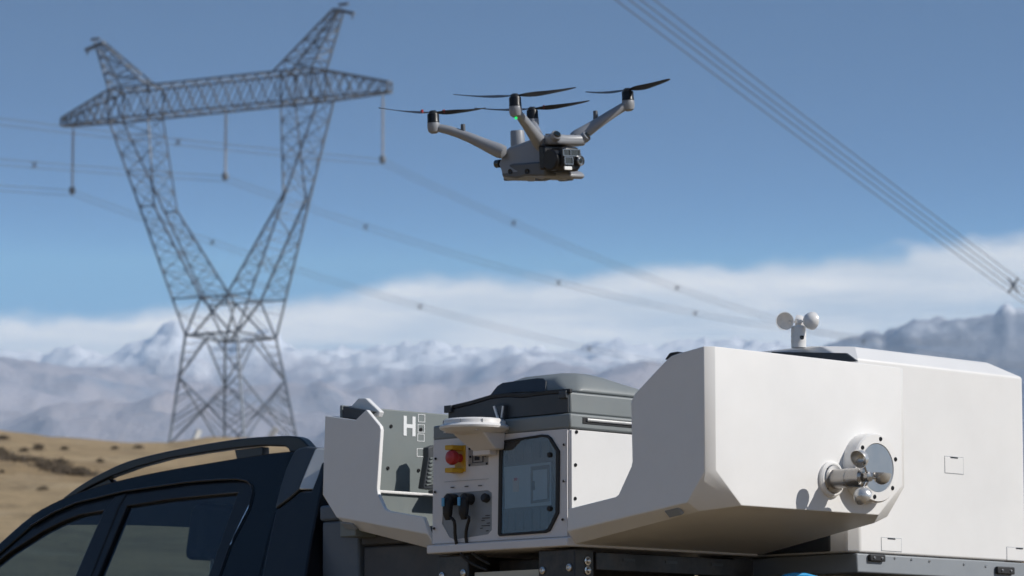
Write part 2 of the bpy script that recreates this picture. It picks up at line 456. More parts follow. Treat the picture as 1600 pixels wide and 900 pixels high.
# the shallow gully that carries the dark scrub
def gully_px(px): return lerp([-60, 0, 60, 125, 200], [706, 713, 724, 742, 770], px)
GZ = np.where(RR > 3000, -70, GZ)
sheet('ground', GX, GY, GZ, terrain_material('dry_grass', 'grass'), close=True)
from mathutils.bvhtree import BVHTree
gme = bpy.data.objects['ground'].data
gbvh = BVHTree.FromPolygons([v.co for v in gme.vertices], [p.vertices for p in gme.polygons])
def ground_hit(px, py):
    r = ray(px, py).normalized()
    h = gbvh.ray_cast(CAM + r * 60, r, 1000)[0]
    return h

# mountains: the far snowy range and the nearer dark range to the right
def mountains(name, m, az0, az1, naz, r0, rc, r1, nr, prof_px, prof_row, crest_noise, relief, start_el, seed, fade):
    az_ = np.linspace(az0, az1, naz); r_ = np.concatenate([np.linspace(r0, rc, int(nr * 0.8)), np.linspace(rc, r1, nr - int(nr * 0.8) + 1)[1:]])
    A_, R_ = np.meshgrid(az_, r_)
    X, Y = R_ * np.sin(A_), R_ * np.cos(A_)
    e = row_el(lerp(prof_px, prof_row, 800 + F * np.tan(np.clip(az_, -0.6, 0.6))))
    H0 = start_el * r0
    t_ = np.clip((R_ - r0) / (rc - r0), 0, 1)
    jg = fbm(X / (rc * 0.024), Y / (rc * 0.024), 6, seed + 1, True)
    jg = 0.68 * jg + 0.45 * fbm(X / (rc * 0.0075), Y / (rc * 0.0075), 4, seed + 5, True)
    smooth_e = np.convolve(np.pad(e, 60, mode='edge'), np.ones(121) / 121, 'valid')
    E_ = smooth_e[None, :] * (1 - t_ ** 6) + e[None, :] * t_ ** 6
    H = (E_ + (jg - 0.35) * crest_noise * t_ ** 4) * rc
    Z = H0 + (H - H0) * t_ ** 1.25
    rid = fbm(X / 2800, Y / 2800, 5, seed, True)
    Z += (rid - 0.45) * relief * np.sin(np.clip(t_, 0, 1) * math.pi) ** 0.8
    back = np.clip((R_ - rc) / (r1 - rc), 0, 1)
    Z = np.where(R_ > rc, H * (1 - 0.5 * back), Z)
    ap = np.clip((R_ - r0) / (0.16 * (rc - r0)), 0, 1); ap = ap * ap * (3 - 2 * ap)
    ed = np.clip(np.minimum(A_ - az0, az1 - A_) / fade, 0, 1); ed = ed * ed * (3 - 2 * ed)
    Z = -75 + (Z + 75) * ap * ed
    return sheet(name, X, Y, Z, m)
mountains('snowy_mountains', terrain_material('snowy_rock', (2150, 2520, (0.43, 0.395, 0.41), (0.47, 0.40, 0.38), (0.27, 0.285, 0.33))),  # rock colours paled to stand in for part of the distance haze
          -0.72, 0.80, 1150, 8500, 24000, 27000, 180,
          [-1400, -700, 0, 60, 110, 170, 215, 245, 270, 300, 330, 370, 420, 440, 480, 540, 590, 640, 670, 720, 780, 860, 960, 1020, 1100, 1300, 1700, 2600, 3400],
          [575, 585, 578, 588, 570, 582, 560, 543, 527, 550, 564, 548, 545, 562, 568, 576, 558, 562, 553, 566, 572, 574, 556, 562, 556, 570, 560, 560, 560], 0.0105, 640, 0.062, 11.0, 0.12)
mountains('dark_mountains', terrain_material('dark_rock', (1880, 2250, (0.27, 0.295, 0.345), (0.35, 0.345, 0.36), (0.18, 0.21, 0.265))),  # some of the haze is put into these bluish rock colours
          0.02, 0.62, 620, 8000, 17000, 19500, 140,
          [1000, 1120, 1240, 1300, 1345, 1370, 1385, 1410, 1430, 1445, 1480, 1530, 1560, 1578, 1592, 1640, 1720, 1900, 2300, 3400],
          [760, 650, 566, 546, 537, 528, 536, 517, 511, 516, 518, 515, 507, 492, 503, 508, 480, 470, 480, 500], 0.0062, 360, 0.055, 23.0, 0.05)

# haze: the air between the camera and the far ranges
hz = MB().box((-34500, -34500, -80), (34500, 34500, 2900)).build('haze', 'white_plastic', fix=True)
hm = bpy.data.materials.new('haze_air'); hm.use_nodes = True; ht = hm.node_tree; ht.nodes.clear()
pv = ht.nodes.new('ShaderNodeVolumePrincipled'); pv.inputs['Color'].default_value = (0.54, 0.75, 1.0, 1); pv.inputs['Density'].default_value = 3.3e-5; pv.inputs['Anisotropy'].default_value = 0.0
ho = ht.nodes.new('ShaderNodeOutputMaterial'); ht.links.new(pv.outputs[0], ho.inputs['Volume'])
hz.data.materials.clear(); hz.data.materials.append(hm)
hz['kind'] = 'stuff'; hz['label'] = 'pale blue haze in the air before the mountains'
hz.display_type = 'WIRE'
#PART2
# ================================================================== TRANSMISSION TOWER
TB = R(29)
_b = at(352, 720, 300)
TW = Frame(_b, (math.cos(TB), -math.sin(TB), 0), (math.sin(TB), math.cos(TB), 0), (0, 0, 1))
tower = thing('transmission_tower', 'grey steel lattice transmission tower, cup-shaped with a long cross-arm, on the hill', 'pylon', TW, (0, 0, 0))
TD = 1.15                                     # half depth of the cross-arm
def lace(mb, a0, a1, b0, b1, n, wd, cross=True, rung=True):   # bracing between two chords
    a0, a1, b0, b1 = map(Vector, (a0, a1, b0, b1))
    for i in range(n):
        p0, p1 = a0.lerp(a1, i / n), a0.lerp(a1, (i + 1) / n); q0, q1 = b0.lerp(b1, i / n), b0.lerp(b1, (i + 1) / n)
        if cross: mb.bar(p0, q1, wd); mb.bar(q0, p1, wd)
        else:
            if i % 2: mb.bar(p0, q1, wd)
            else: mb.bar(q0, p1, wd)
        if rung and i: mb.bar(p0, q0, wd)
def chord(name, a, b, wd, m='galv_steel'): return MB().bar(a, b, wd).build(name, m, tower)
# cross-arm: four chords, tapered at both ends, braced on all sides
ZB, ZT = 30.1, 32.7
stat = [(-17.4, 30.1, 30.75, 0.35), (-11.75, ZB, ZT, TD), (-7.6, ZB, ZT, TD), (6.0, ZB, ZT, TD), (9.0, ZB, ZT, TD), (16.0, 30.15, 31.0, 0.35)]
for sgn in (-1, 1):
    for top_ in (1, 2):
        mb = MB()
        for p, q in zip(stat, stat[1:]):
            mb.bar((p[0], sgn * p[3], p[top_]), (q[0], sgn * q[3], q[top_]), 0.135)
        mb.build('cross_arm_chord', 'galv_steel', tower)
mb = MB()
cnt = [7, 3, 11, 3, 7]
for (p, q), n in zip(zip(stat, stat[1:]), cnt):
    for sgn in (-1, 1):
        lace(mb, (p[0], sgn*p[3], p[1]), (q[0], sgn*q[3], q[1]), (p[0], sgn*p[3], p[2]), (q[0], sgn*q[3], q[2]), n, 0.08, cross=True, rung=False)
    for h_ in (1, 2):
        lace(mb, (p[0], -p[3], p[h_]), (q[0], -q[3], q[h_]), (p[0], p[3], p[h_]), (q[0], q[3], q[h_]), n, 0.06, cross=False)
for s_ in stat:
    for a_, b_ in (((-1, 1), (1, 1)), ((-1, 2), (1, 2)), ((-1, 1), (-1, 2)), ((1, 1), (1, 2))):
        mb.bar((s_[0], a_[0]*s_[3], s_[a_[1]]), (s_[0], b_[0]*s_[3], s_[b_[1]]), 0.14)
mb.build('cross_arm_bracing', 'galv_steel', tower)
# earth-wire peaks
for side, xi, xo, ax, ah in ((-1, -7.9, -11.75, -14.0, 37.2), (1, 5.2, 9.0, 11.4, 37.7)):
    mb = MB(); tips = []
    for x_ in (xi, xo):
        for y_ in (-TD, TD):
            tip = (ax - side * (0.75 if x_ == xi else 0.1), y_ * 0.3, ah)
            mb.bar((x_, y_, ZT), tip, 0.14); tips.append(((x_, y_, ZT), tip))
    for a_, b_ in ((0, 1), (2, 3), (0, 2), (1, 3)):
        lace(mb, tips[a_][0], tips[a_][1], tips[b_][0], tips[b_][1], 6, 0.075, cross=False)
    mb.bar((ax - side * 0.9, 0, ah), (ax + side * 1.1, 0, ah - 0.55), 0.28)
    mb.bar((ax - side * 0.4, 0, ah + 0.35), (ax + side * 0.5, 0, ah + 0.35), 0.22)
    mb.bar((ax + side * 0.9, 0, ah - 0.5), (ax + side * 0.9, 0, ah - 1.0), 0.12)
    mb.build('earth_wire_peak', 'galv_steel', tower)
# side columns: outer legs run straight from the waist, inner legs bend
WZ, MZ, BZ = 10.5, 13.7, 22.0
for side in (-1, 1):
    xo_t, xi_t = (-11.75, -7.6) if side < 0 else (9.8, 6.0)
    xo_w, xi_b = side * 2.6 + 0.45, side * 6.5 + (0.1 if side < 0 else 0.2)
    xc = side * -0.9
    loops = {}
    for y_ in (-1, 1):
        mb = MB(); w0 = (xo_w, y_ * 3.0, WZ); w1 = (xo_t, y_ * TD, ZB)
        mb.bar(w0, w1, 0.135); mb.build('outer_leg', 'galv_steel', tower)
        c0 = (side * 1.3 + 0.4, y_ * 2.6, MZ); c1 = (xi_b, y_ * 1.75, BZ); c2 = (xi_t, y_ * TD, ZB)
        mb = MB(); mb.bar(c0, c1, 0.145); mb.bar(c1, c2, 0.125); mb.bar((-side * 1.9 + 0.45, y_ * 2.85, WZ), c0, 0.15); mb.build('inner_leg', 'galv_steel', tower)
        wm = Vector(w0).lerp(Vector(w1), (BZ - WZ) / (ZB - WZ))
        wl = Vector(w0).lerp(Vector(w1), (MZ - WZ) / (ZB - WZ))
        loops[y_] = (w0, wl, wm, w1, c0, c1, c2)
    mb = MB()
    for y_ in (-1, 1):
        w0, wl, wm, w1, c0, c1, c2 = loops[y_]
        lace(mb, wl, wm, c0, c1, 7, 0.045); lace(mb, wm, w1, c1, c2, 5, 0.045)
        mb.bar(wl, c0, 0.13); mb.bar(wm, c1, 0.13); mb.bar(w0, c0, 0.15)
    a_, b_ = loops[-1], loops[1]
    lace(mb, a_[0], a_[2], b_[0], b_[2], 6, 0.045, cross=False); lace(mb, a_[2], a_[3], b_[2], b_[3], 5, 0.04)
    lace(mb, a_[4], a_[5], b_[4], b_[5], 6, 0.045, cross=False); lace(mb, a_[5], a_[6], b_[5], b_[6], 5, 0.04)
    mb.build('column_bracing', 'galv_steel', tower)
# waist and splayed base
wc = [(sx * 2.6 + 0.45, sy * 3.0, WZ) for sx, sy in ((-1, -1), (1, -1), (1, 1), (-1, 1))]
bc = [(sx * 4.1 + 1.0, sy * 4.5, -1.5) for sx, sy in ((-1, -1), (1, -1), (1, 1), (-1, 1))]
mb = MB()
for i in range(4): mb.bar(wc[i], wc[(i + 1) % 4], 0.17)
mb.bar(wc[0], wc[2], 0.07); mb.bar(wc[1], wc[3], 0.07)
for y_ in (-1, 1): mb.bar((-0.9, y_ * 2.6, MZ), (1.7, y_ * 2.6, MZ), 0.13)
for x_ in (-1, 1): mb.bar((x_ * 1.3 + 0.4, -2.6, MZ), (x_ * 1.3 + 0.4, 2.6, MZ), 0.13)
mb.build('waist_frame', 'galv_steel', tower)
for i in range(4): chord('leg', wc[i], bc[i], 0.18)
for i in range(4):
    a0, a1, b0, b1 = Vector(wc[i]), Vector(bc[i]), Vector(wc[(i + 1) % 4]), Vector(bc[(i + 1) % 4])
    mb = MB()
    mid = (a0 + b0) / 2
    k1, k2 = a0.lerp(a1, 0.30), b0.lerp(b1, 0.30); m1, m2 = a0.lerp(a1, 0.78), b0.lerp(b1, 0.78)
    mb.bar(mid, k1, 0.10); mb.bar(mid, k2, 0.10); mb.bar(k1, m2, 0.10); mb.bar(k2, m1, 0.10); mb.bar(m1, m2, 0.07)
    for f_ in (0.2, 0.4, 0.6, 0.8): mb.bar(k1.lerp(m1, f_), k1.lerp(m2, f_ * 0.55), 0.05); mb.bar(k2.lerp(m2, f_), k2.lerp(m1, f_ * 0.55), 0.05); mb.bar(mid.lerp(k1, f_), a0.lerp(k1, f_), 0.045); mb.bar(mid.lerp(k2, f_), b0.lerp(k2, f_), 0.045)
    mb.bar(m1.lerp(m2, 0.5), a1, 0.12); mb.bar(m1.lerp(m2, 0.5), b1, 0.12)
    for f_ in (0.45, 0.62): mb.bar(a0.lerp(a1, f_), k1.lerp(m2, (f_ - 0.3) / 0.48 * 0.6), 0.07); mb.bar(b0.lerp(b1, f_), k2.lerp(m1, (f_ - 0.3) / 0.48 * 0.6), 0.07)
    mb.build('leg_bracing', 'galv_steel', tower)
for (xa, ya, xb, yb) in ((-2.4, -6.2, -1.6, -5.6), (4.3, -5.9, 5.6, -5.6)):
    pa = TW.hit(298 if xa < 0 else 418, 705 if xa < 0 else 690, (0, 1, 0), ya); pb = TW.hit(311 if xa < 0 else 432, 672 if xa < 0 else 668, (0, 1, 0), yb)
    MB().bar(pa, pb, 0.42).build('sunlit_brace', 'galv_sunlit', tower)  # braces coloured pale for the sun falling on them
# insulator strings
INS = [(-16.3, 24.1), (-0.3, 24.1), (15.35, 24.3)]
for i, (x_, zb) in enumerate(INS):
    ztop = 30.1; prof = [(0.05, 0.0)]
    n = 26; Ls = ztop - zb - 0.9
    for k in range(n):
        h_ = 0.5 + Ls * k / n
        prof += [(0.05, h_), (0.15, h_ + 0.03), (0.13, h_ + 0.08), (0.05, h_ + 0.1)]
    prof += [(0.05, ztop - zb)]
    s_ = MB().lathe((x_, 0, zb), (0, 0, 1), prof, 10).build('insulator_string', 'insulator', tower)
    MB().lathe((x_, 0, zb - 0.15), (0, 0, 1), [(0.05, 0), (0.24, 0.08), (0.30, 0.35), (0.26, 0.6), (0.08, 0.7)], 12).build('yoke_clamp', 'galv_steel', s_)

# conductors: each phase is a bundle of four wires with spacers
def bundle(label, frame, pts, half, spacers, group, r=0.02, spw=0.08, hx=None):
    hx = hx or half
    o = thing('power_line', label, 'power line', frame, pts[len(pts) // 2], group)
    for dx, dz in ((-hx, -half), (hx, -half), (hx, half), (-hx, half)):
        MB().tube([(p[0] + dx, p[1], p[2] + dz) for p in pts], r, 6).build('wire', 'conductor', o)
    for q in spacers:
        mb = MB()
        for dx in (-1, 1):
            mb.bar((q[0] - hx, q[1], q[2] - dx * half), (q[0] + hx, q[1], q[2] + dx * half), spw)
        mb.lathe((q[0], q[1] - 0.05, q[2]), (0, 1, 0), [(spw, 0), (spw, 0.1)], 12)
        for dx in (-1, 1):
            for dz in (-1, 1): mb.box((q[0] + dx * hx - spw * 0.55, q[1] - 0.06, q[2] + dz * half - spw * 0.55), (q[0] + dx * hx + spw * 0.55, q[1] + 0.06, q[2] + dz * half + spw * 0.55))
        mb.build('spacer', 'galv_steel', o)
    return o
def sagz(s_, z0, l1, l2, r1, r2):
    return z0 + (l1 * s_ + l2 * s_ * s_ if s_ < 0 else r1 * s_ + r2 * s_ * s_)
for (x_, zb), lab, (l1, l2, r1, r2), sps in zip(INS, (
        'bundle of four wires hanging from the leftmost insulator of the lattice tower',
        'bundle of four wires hanging from the middle insulator of the lattice tower',
        'bundle of four wires hanging from the rightmost insulator of the lattice tower'),
        ((0.10, 0.0002, -0.083, 0.00041), (0.105, 0.0002, -0.062, 0.00046), (0.10, 0.0002, -0.113, 0.00062)),
        ((22, 60, 97, 140), (-27, 23, 60, 91), (-30, 22.5, 55, 100))):
    pts = [(x_, s_, sagz(s_, zb, l1, l2, r1, r2)) for s_ in np.linspace(-200, 170, 75)]
    bundle(lab, TW, pts, 0.23, [(x_, s_, sagz(s_, zb, l1, l2, r1, r2)) for s_ in sps], 'overhead power lines', 0.013, 0.07)
# the near line across the upper right
cl = [(995, 0), (1142, 109), (1316, 239), (1460, 352), (1587, 443)]
dd, zzs = [], []
for px_, py_ in cl:
    dep = -26.8 / ((px_ - 800) / F - 0.37)
    q = at(px_, py_, dep); dd.append(q.y); zzs.append(q.z)
cf = np.polyfit(dd, zzs, 2)
LN = Frame((2.8 - 0.37 * 80, 0, 0), (1, -0.37, 0), (0.37, 1, 0), (0, 0, 1))
def near_pt(y_): return LN.l(Vector((2.8 + 0.37 * (y_ - 80), y_, float(np.polyval(cf, y_)))))
npts = [near_pt(y_) for y_ in np.linspace(42, 190, 50)]
spy = at(1590, 440, -26.8 / ((1590 - 800) / F - 0.37)).y
bundle('four dark overhead wires running down across the upper right of the sky', LN, [tuple(p) for p in npts], 0.225, [tuple(near_pt(spy))], 'overhead power lines', 0.013, 0.055, 0.15)

# ================================================================== SHRUBS ON THE HILL
def shrub(px_, py_, size, wide, label, grp):
    h = ground_hit(px_, py_)
    if h is None: return
    fr = Frame(h, (1, 0, 0), (0, 1, 0), (0, 0, 1))
    o = thing('shrub', label, 'shrub', fr, (0, 0, 0), grp)
    mb = MB()
    for k in range(5):
        a_ = random.uniform(0, 6.28); mb.bar((0, 0, -0.1), (math.cos(a_) * size * wide * 0.4, math.sin(a_) * size * 0.4, size * 0.5), 0.05)
    mb.build('stem', 'shrub_leaf', o)
    mb = MB()
    for k in range(260):
        a_ = random.uniform(0, 6.28); rr_ = random.random() ** 0.5; zt = random.random()
        k_ = math.sqrt(max(0.05, 1 - zt * zt)) * (0.7 + 0.45 * noise.noise((math.cos(a_) * 1.6 + px_, math.sin(a_) * 1.6, zt * 2)))
        c = Vector((math.cos(a_) * rr_ * size * wide * k_, math.sin(a_) * rr_ * size * k_, zt * size * 0.8))
        u_ = Vector((random.gauss(0, 1), random.gauss(0, 1), random.gauss(0, 1))).normalized() * size * 0.12
        v_ = u_.orthogonal().normalized() * size * 0.08
        mb.add([c - u_, c + v_, c + u_, c - v_], [(0, 1, 2, 3)])
    mb.build('crown', 'shrub_leaf', o, fix=False)
SG = 'dark shrubs dotted over the dry hillside'
for px_, py_, sz, wd_, lb in [
    (5, 687, 0.55, 1.9, 'low dark shrub on the skyline of the dry hill, farthest left'),
    (60, 703, 0.65, 1.6, 'rounded dark shrub just below the crest of the dry hill'),
    (38, 706, 0.45, 1.6, 'small brown shrub below the hill crest, left of a rounded darker one'),
    (101, 703, 0.40, 1.6, 'small faint shrub near the hill crest, to the right of the rounded dark one'),
    (2, 708, 0.6, 1.3, 'dark shrub at the left picture edge where the gully scrub begins'),
    (157, 723, 0.45, 1.3, 'brown shrub close above the front of the roof rail'),
    (95, 727, 0.65, 1.8, 'largest dark shrub, rooted on the lower part of the gully scrub'),
    (216, 701, 0.45, 2.2, 'flat shrub on the skyline left of the lattice tower'),
    (180, 702, 0.40, 1.8, 'small shrub just below the skyline, left of the flat one'),
    (68, 766, 0.30, 2.0, 'faint low shrub on the bare slope below the gully scrub'),
    (3, 739, 0.30, 1.2, 'greyish tuft at the left picture edge below the gully scrub')]:
    shrub(px_, py_, sz * 0.72, wd_, lb, SG)
mb = MB()
for k in range(150):
    px_ = random.uniform(-40, 130) if random.random() < 0.8 else random.uniform(95, 130)
    py_ = float(gully_px(px_)) + 2.2 * math.sin(px_ * 0.09) + random.gauss(0, 0.9) + (2 if px_ > 110 else 0)
    h = ground_hit(px_, py_)
    if h is None: continue
    s_ = random.uniform(0.12, 0.34)
    for j in range(34):
        c = h + Vector((random.gauss(0, 0.4), random.gauss(0, 0.4), abs(random.gauss(0, 0.4)) * s_))
        u_ = Vector((random.gauss(0, 1), random.gauss(0, 1), random.gauss(0, 1))).normalized() * 0.08
        v_ = u_.orthogonal().normalized() * 0.07
        mb.add([c - u_, c + v_, c + u_, c - v_], [(0, 1, 2, 3)])
o = mb.build('gully_scrub', 'shrub_leaf', fix=False)
o['kind'] = 'stuff'; o['label'] = 'line of dark scrub along the gully of the dry hillside'

# ================================================================== PICKUP TRUCK
YC = 0.86                                     # centre line of the truck
truck = thing('pickup_truck', 'dark navy pickup truck with roof rails, carrying the white docking stations', 'pickup truck', TR, (-1.3, YC, 0))
KS = 0.40
def S(px_, py_, off=0.0):                      # a pixel on the sloping cab side
    return TR.hit(px_, py_, (0, 1, -KS), 0.14 - KS * 1.70 - off)
def mir(p): return Vector((p[0], 2 * YC - p[1], p[2]))
SN = Vector((0, -1, KS)).normalized()
def both(fn):
    for k in (0, 1): fn((lambda p: Vector(p)) if k == 0 else mir, SN if k == 0 else Vector((0, 1, KS)).normalized())
roof_px = [(-230, 1075), (-150, 985), (-70, 910), (0, 848), (49, 806), (97, 780), (140, 764), (182, 752), (230, 741), (283, 731), (325, 724), (367, 717), (419, 709), (461, 705)]
def spl(pts, n=4):                             # smooth curve through points
    r_ = []
    for i in range(len(pts) - 1):
        p = [Vector((*pts[max(0, min(len(pts) - 1, i + k))], 0)) for k in (-1, 0, 1, 2)]
        for j in range(n):
            t = j / n
            q = 0.5 * ((2 * p[1]) + (p[2] - p[0]) * t + (2 * p[0] - 5 * p[1] + 4 * p[2] - p[3]) * t * t + (3 * p[1] - p[0] - 3 * p[2] + p[3]) * t ** 3)
            r_.append((q.x, q.y))
    return r_ + [pts[-1]]
roof_px = spl(roof_px, 3)
IW = [i for i, p in enumerate(roof_px) if p[0] < 60][-1]
cpil = [(461, 708), (455, 722), (448, 737), (440, 766), (432, 796), (420, 850), (409, 900), (392, 985)]
belt = [(250, 1012), (60, 1035), (-120, 1055)]
door_px = [(-170, 1020), (-100, 950), (0, 864), (49, 822), (85, 801), (120, 786), (195, 768), (292, 754), (340, 750), (372, 749), (387, 752), (394, 759), (396, 770), (390, 795), (361, 851), (344, 900), (316, 995), (60, 1020)]
fgl = [(159, 796), (122, 803), (95, 813), (65, 828), (13, 861), (-60, 918), (-125, 985), (-100, 1000), (72, 1000), (114, 900)]
rgl = [(195, 789), (260, 779), (369, 768), (322, 900), (288, 990), (106, 1000), (149, 900)]
def cab_side(M, n):
    slab([M(S(*p)) for p in roof_px + cpil + belt], [[M(S(*p)) for p in door_px]], -n * 0.03, 'body_side', 'car_paint', truck, bevel=0.004)
    df = slab([M(S(*p, 0.0)) - n * 0.008 for p in [(x_ , y_) for x_, y_ in door_px]], [[M(S(*p)) - n * 0.008 for p in fgl], [M(S(*p)) - n * 0.008 for p in rgl]], -n * 0.03, 'door_frame', 'gloss_black', truck, bevel=0.003)
    for g in (fgl, rgl):
        q = [M(S(*p)) - n * 0.02 for p in g]
        MB().add(q, [tuple(range(len(q)))]).build('window_pane', 'car_glass', df)
    p_ = [M(S(*p)) + n * 0.003 for p in door_px[3:17]]
    MB().tube(p_, 0.0035, 6).build('door_seam', 'gloss_black', truck)
    p_ = [M(S(*p)) + n * 0.004 for p in [(391, 790), (376, 820), (361, 852)]]
    MB().tube(p_, 0.0022, 6).build('trim_glint', 'chrome_trim', truck)
    bp = [(180, 772), (160, 800), (116, 900), (75, 1000), (98, 1000), (140, 900), (184, 790), (196, 770)]
    MB().prism([M(S(*p)) - n * 0.004 for p in bp], -n * 0.03).build('door_pillar', 'gloss_black', truck, bevel=0.003)
both(cab_side)
MB().tube([mir(S(*p)) - Vector((0, 1, KS)).normalized() * 0.05 for p in spl(door_px[2:16], 2)], 0.028, 8).build('pillar_trim', 'cabin_liner', truck)
# roof skin from one gutter to the other
edge = [S(*p) for p in roof_px]
mb = MB(); ncr = 13
vs = []
for p in edge:
    for k in range(ncr):
        t_ = k / (ncr - 1); q = p.lerp(mir(p), t_); s_ = 1 - (2 * t_ - 1) ** 2
        q.z += 0.025 * s_; vs.append(q)
fs = [(i * ncr + k, i * ncr + k + 1, (i + 1) * ncr + k + 1, (i + 1) * ncr + k) for i in range(len(edge) - IW - 1) for k in range(ncr - 1)]
MB().add(vs[IW * ncr:], fs).build('roof', 'car_paint', truck, solid=0.02)
fs = [(i * ncr + k, i * ncr + k + 1, (i + 1) * ncr + k + 1, (i + 1) * ncr + k) for i in range(0, IW) for k in range(ncr - 1)]
MB().add([q - Vector((0, 0, 0.004)) for q in vs[:(IW + 1) * ncr]], fs).build('windscreen', 'car_glass', truck)
hl = [q - Vector((0, 0, 0.035)) for q in vs[IW * ncr:]]
fs = [(i * ncr + k, i * ncr + k + 1, (i + 1) * ncr + k + 1, (i + 1) * ncr + k) for i in range(len(edge) - IW - 1) for k in range(1, ncr - 2)]
MB().add(hl, fs).build('headliner', 'cabin_liner', truck)
# back wall with rear window
bw = [S(*p) for p in ((461, 709), (392, 985))]
q0, q1 = bw[0], bw[1]
outer = [q0, mir(q0), mir(q1), q1]
def bwp(a_, b_): return q0.lerp(mir(q0), a_).lerp(q1.lerp(mir(q1), a_), b_)
hole = [bwp(0.12, 0.15), bwp(0.88, 0.15), bwp(0.92, 0.75), bwp(0.08, 0.75)]
rw = slab(outer, [hole], (-0.03, 0, 0), 'back_wall', 'car_paint', truck)
MB().add([p + Vector((-0.015, 0, 0)) for p in hole], [(0, 1, 2, 3)]).build('rear_window', 'car_glass', rw)
# lower body
xb = S(392, 985).x; zb_ = 1.22; xf = S(-170, 1040).x
YL = S(100, 1030).y - 0.01
for M_ in (lambda p: Vector(p), mir):
    poly = [(xb, YL, zb_), (xb, YL - 0.05, 0.95), (xb, YL, 0.42), (xf - 1.25, YL, 0.45), (xf - 1.35, YL, 0.75), (xf - 1.3, YL, 1.0), (xf - 0.1, YL, 1.16)]
    MB().prism([M_((p[0], YL, p[2])) for p in poly], (0, 0.04 if M_((0, 0, 0)).y < YC else -0.04, 0)).build('lower_side', 'car_paint', truck, bevel=0.01)
    MB().prism([M_(p) for p in [(xb + 0.03, YL, 1.08), (xb + 0.03, YL, 0.5), (0.72, YL, 0.55), (0.75, YL, 1.08)]], (0, 0.06 if M_((0, 0, 0)).y < YC else -0.06, 0)).build('bed_side', 'car_paint', truck, bevel=0.01)
MB().prism([(xf - 1.3, YL + 0.03, 1.0), (xf - 0.1, YL + 0.03, 1.15), (xf + 0.2, YL + 0.03, 1.2), (xf + 0.2, YL + 0.03, 0.6), (xf - 1.38, YL + 0.03, 0.5), (xf - 1.4, YL + 0.03, 0.85)], (0, 2 * (YC - YL) - 0.06, 0)).build('bonnet', 'car_paint', truck, bevel=0.03, seg=3)
MB().box((xb + 0.02, YL + 0.05, 0.62), (0.74, 2 * YC - YL - 0.05, 0.66)).build('bed_floor', 'black_metal', truck)
MB().box((0.72, YL + 0.06, 0.6), (0.76, 2 * YC - YL - 0.06, 1.08)).build('tailgate', 'car_paint', truck, bevel=0.008)
MB().box((xf - 1.2, YL + 0.1, 0.35), (0.6, 2 * YC - YL - 0.1, 0.55)).build('chassis', 'black_metal', truck)
for xw in (xf - 0.72, -0.35):
    for s_ in (0, 1):
        c_ = Vector((xw, YL - 0.02, 0.38)); ax_ = (0, 1, 0)
        if s_: c_ = mir(c_); ax_ = (0, -1, 0)
        wh = MB().lathe(c_, ax_, [(0.24, 0.0), (0.36, 0.0), (0.38, 0.03), (0.38, 0.22), (0.36, 0.25), (0.24, 0.25)], 40).build('wheel', 'tyre', truck)
        MB().lathe(c_ + Vector(ax_) * -0.004, ax_, [(0.06, 0.0), (0.2, 0.01), (0.235, -0.005), (0.24, 0.1)], 32).build('rim', 'steel', wh)
# interior
MB().box((S(97, 780).x, 0.35, 0.6), (xb - 0.1, 2 * YC - 0.35, 0.75)).build('cabin_floor', 'cabin_liner', truck)
def seat(xc, y0, y1, ztop):
    st = MB().prism([(xc, y0, 1.28 + ztop), (xc + 0.10, y0, 1.27 + ztop), (xc + 0.02, y0, 0.7), (xc - 0.12, y0, 0.7)], (0, y1 - y0, 0)).build('seat_back', 'seat_cloth', truck, bevel=0.03, seg=3)
    ym = (y0 + y1) / 2
    MB().prism([(xc + 0.03, ym - 0.14, 1.34 + ztop), (xc + 0.07, ym - 0.14, 1.53 + ztop), (xc + 0.14, ym - 0.14, 1.54 + ztop), (xc + 0.14, ym - 0.14, 1.35 + ztop)], (0, 0.28, 0)).build('headrest', 'seat_cloth', st, bevel=0.03, seg=3)
    for dy in (-0.05, 0.05):
        MB().tube([(xc + 0.08, ym + dy, 1.2 + ztop), (xc + 0.09, ym + dy, 1.4 + ztop)], 0.006, 8).build('headrest_post', 'steel', st)
for y0 in (0.32, 1.0):
    seat(-2.34, y0, y0 + 0.48, 0.20)
    seat(-1.80, y0, y0 + 0.45, 0.15)
# roof rails
def rail(M, n):
    RY = 0.235
    def P(x_, y_): return M(TR.onY(x_, y_, RY))
    sg = 1 if M((0, 0, 0)).y < YC else -1
    up_ = [(97, 779), (118, 763), (140, 749), (170, 733), (201, 720), (243, 709), (286, 700), (330, 692), (374, 685.5), (415, 682), (440, 681), (455, 681), (466, 683), (474, 688), (487, 703)]
    lw = [(470, 706), (452, 706), (450, 701), (444, 697.5), (410, 696.5), (364, 701), (315, 708), (266, 716), (215, 729.5), (172, 745), (140, 760.5), (110, 778)]
    r_ = MB().prism([P(*p) for p in spl(up_, 3) + lw], (0, sg * 0.035, 0)).build('roof_rail', 'rail_paint', truck, bevel=0.006, seg=3)
    for poly in ([(118, 771), (140, 761), (168, 748), (174, 756), (118, 780)], [(364, 703), (408, 698), (408, 712), (368, 720)], [(450, 703), (484, 702), (484, 712), (452, 710)]):
        MB().prism([P(*p) + Vector((0, sg * 0.006, 0)) for p in poly], (0, sg * 0.03, 0)).build('rail_foot', 'gloss_black', r_, bevel=0.003)
both(rail)
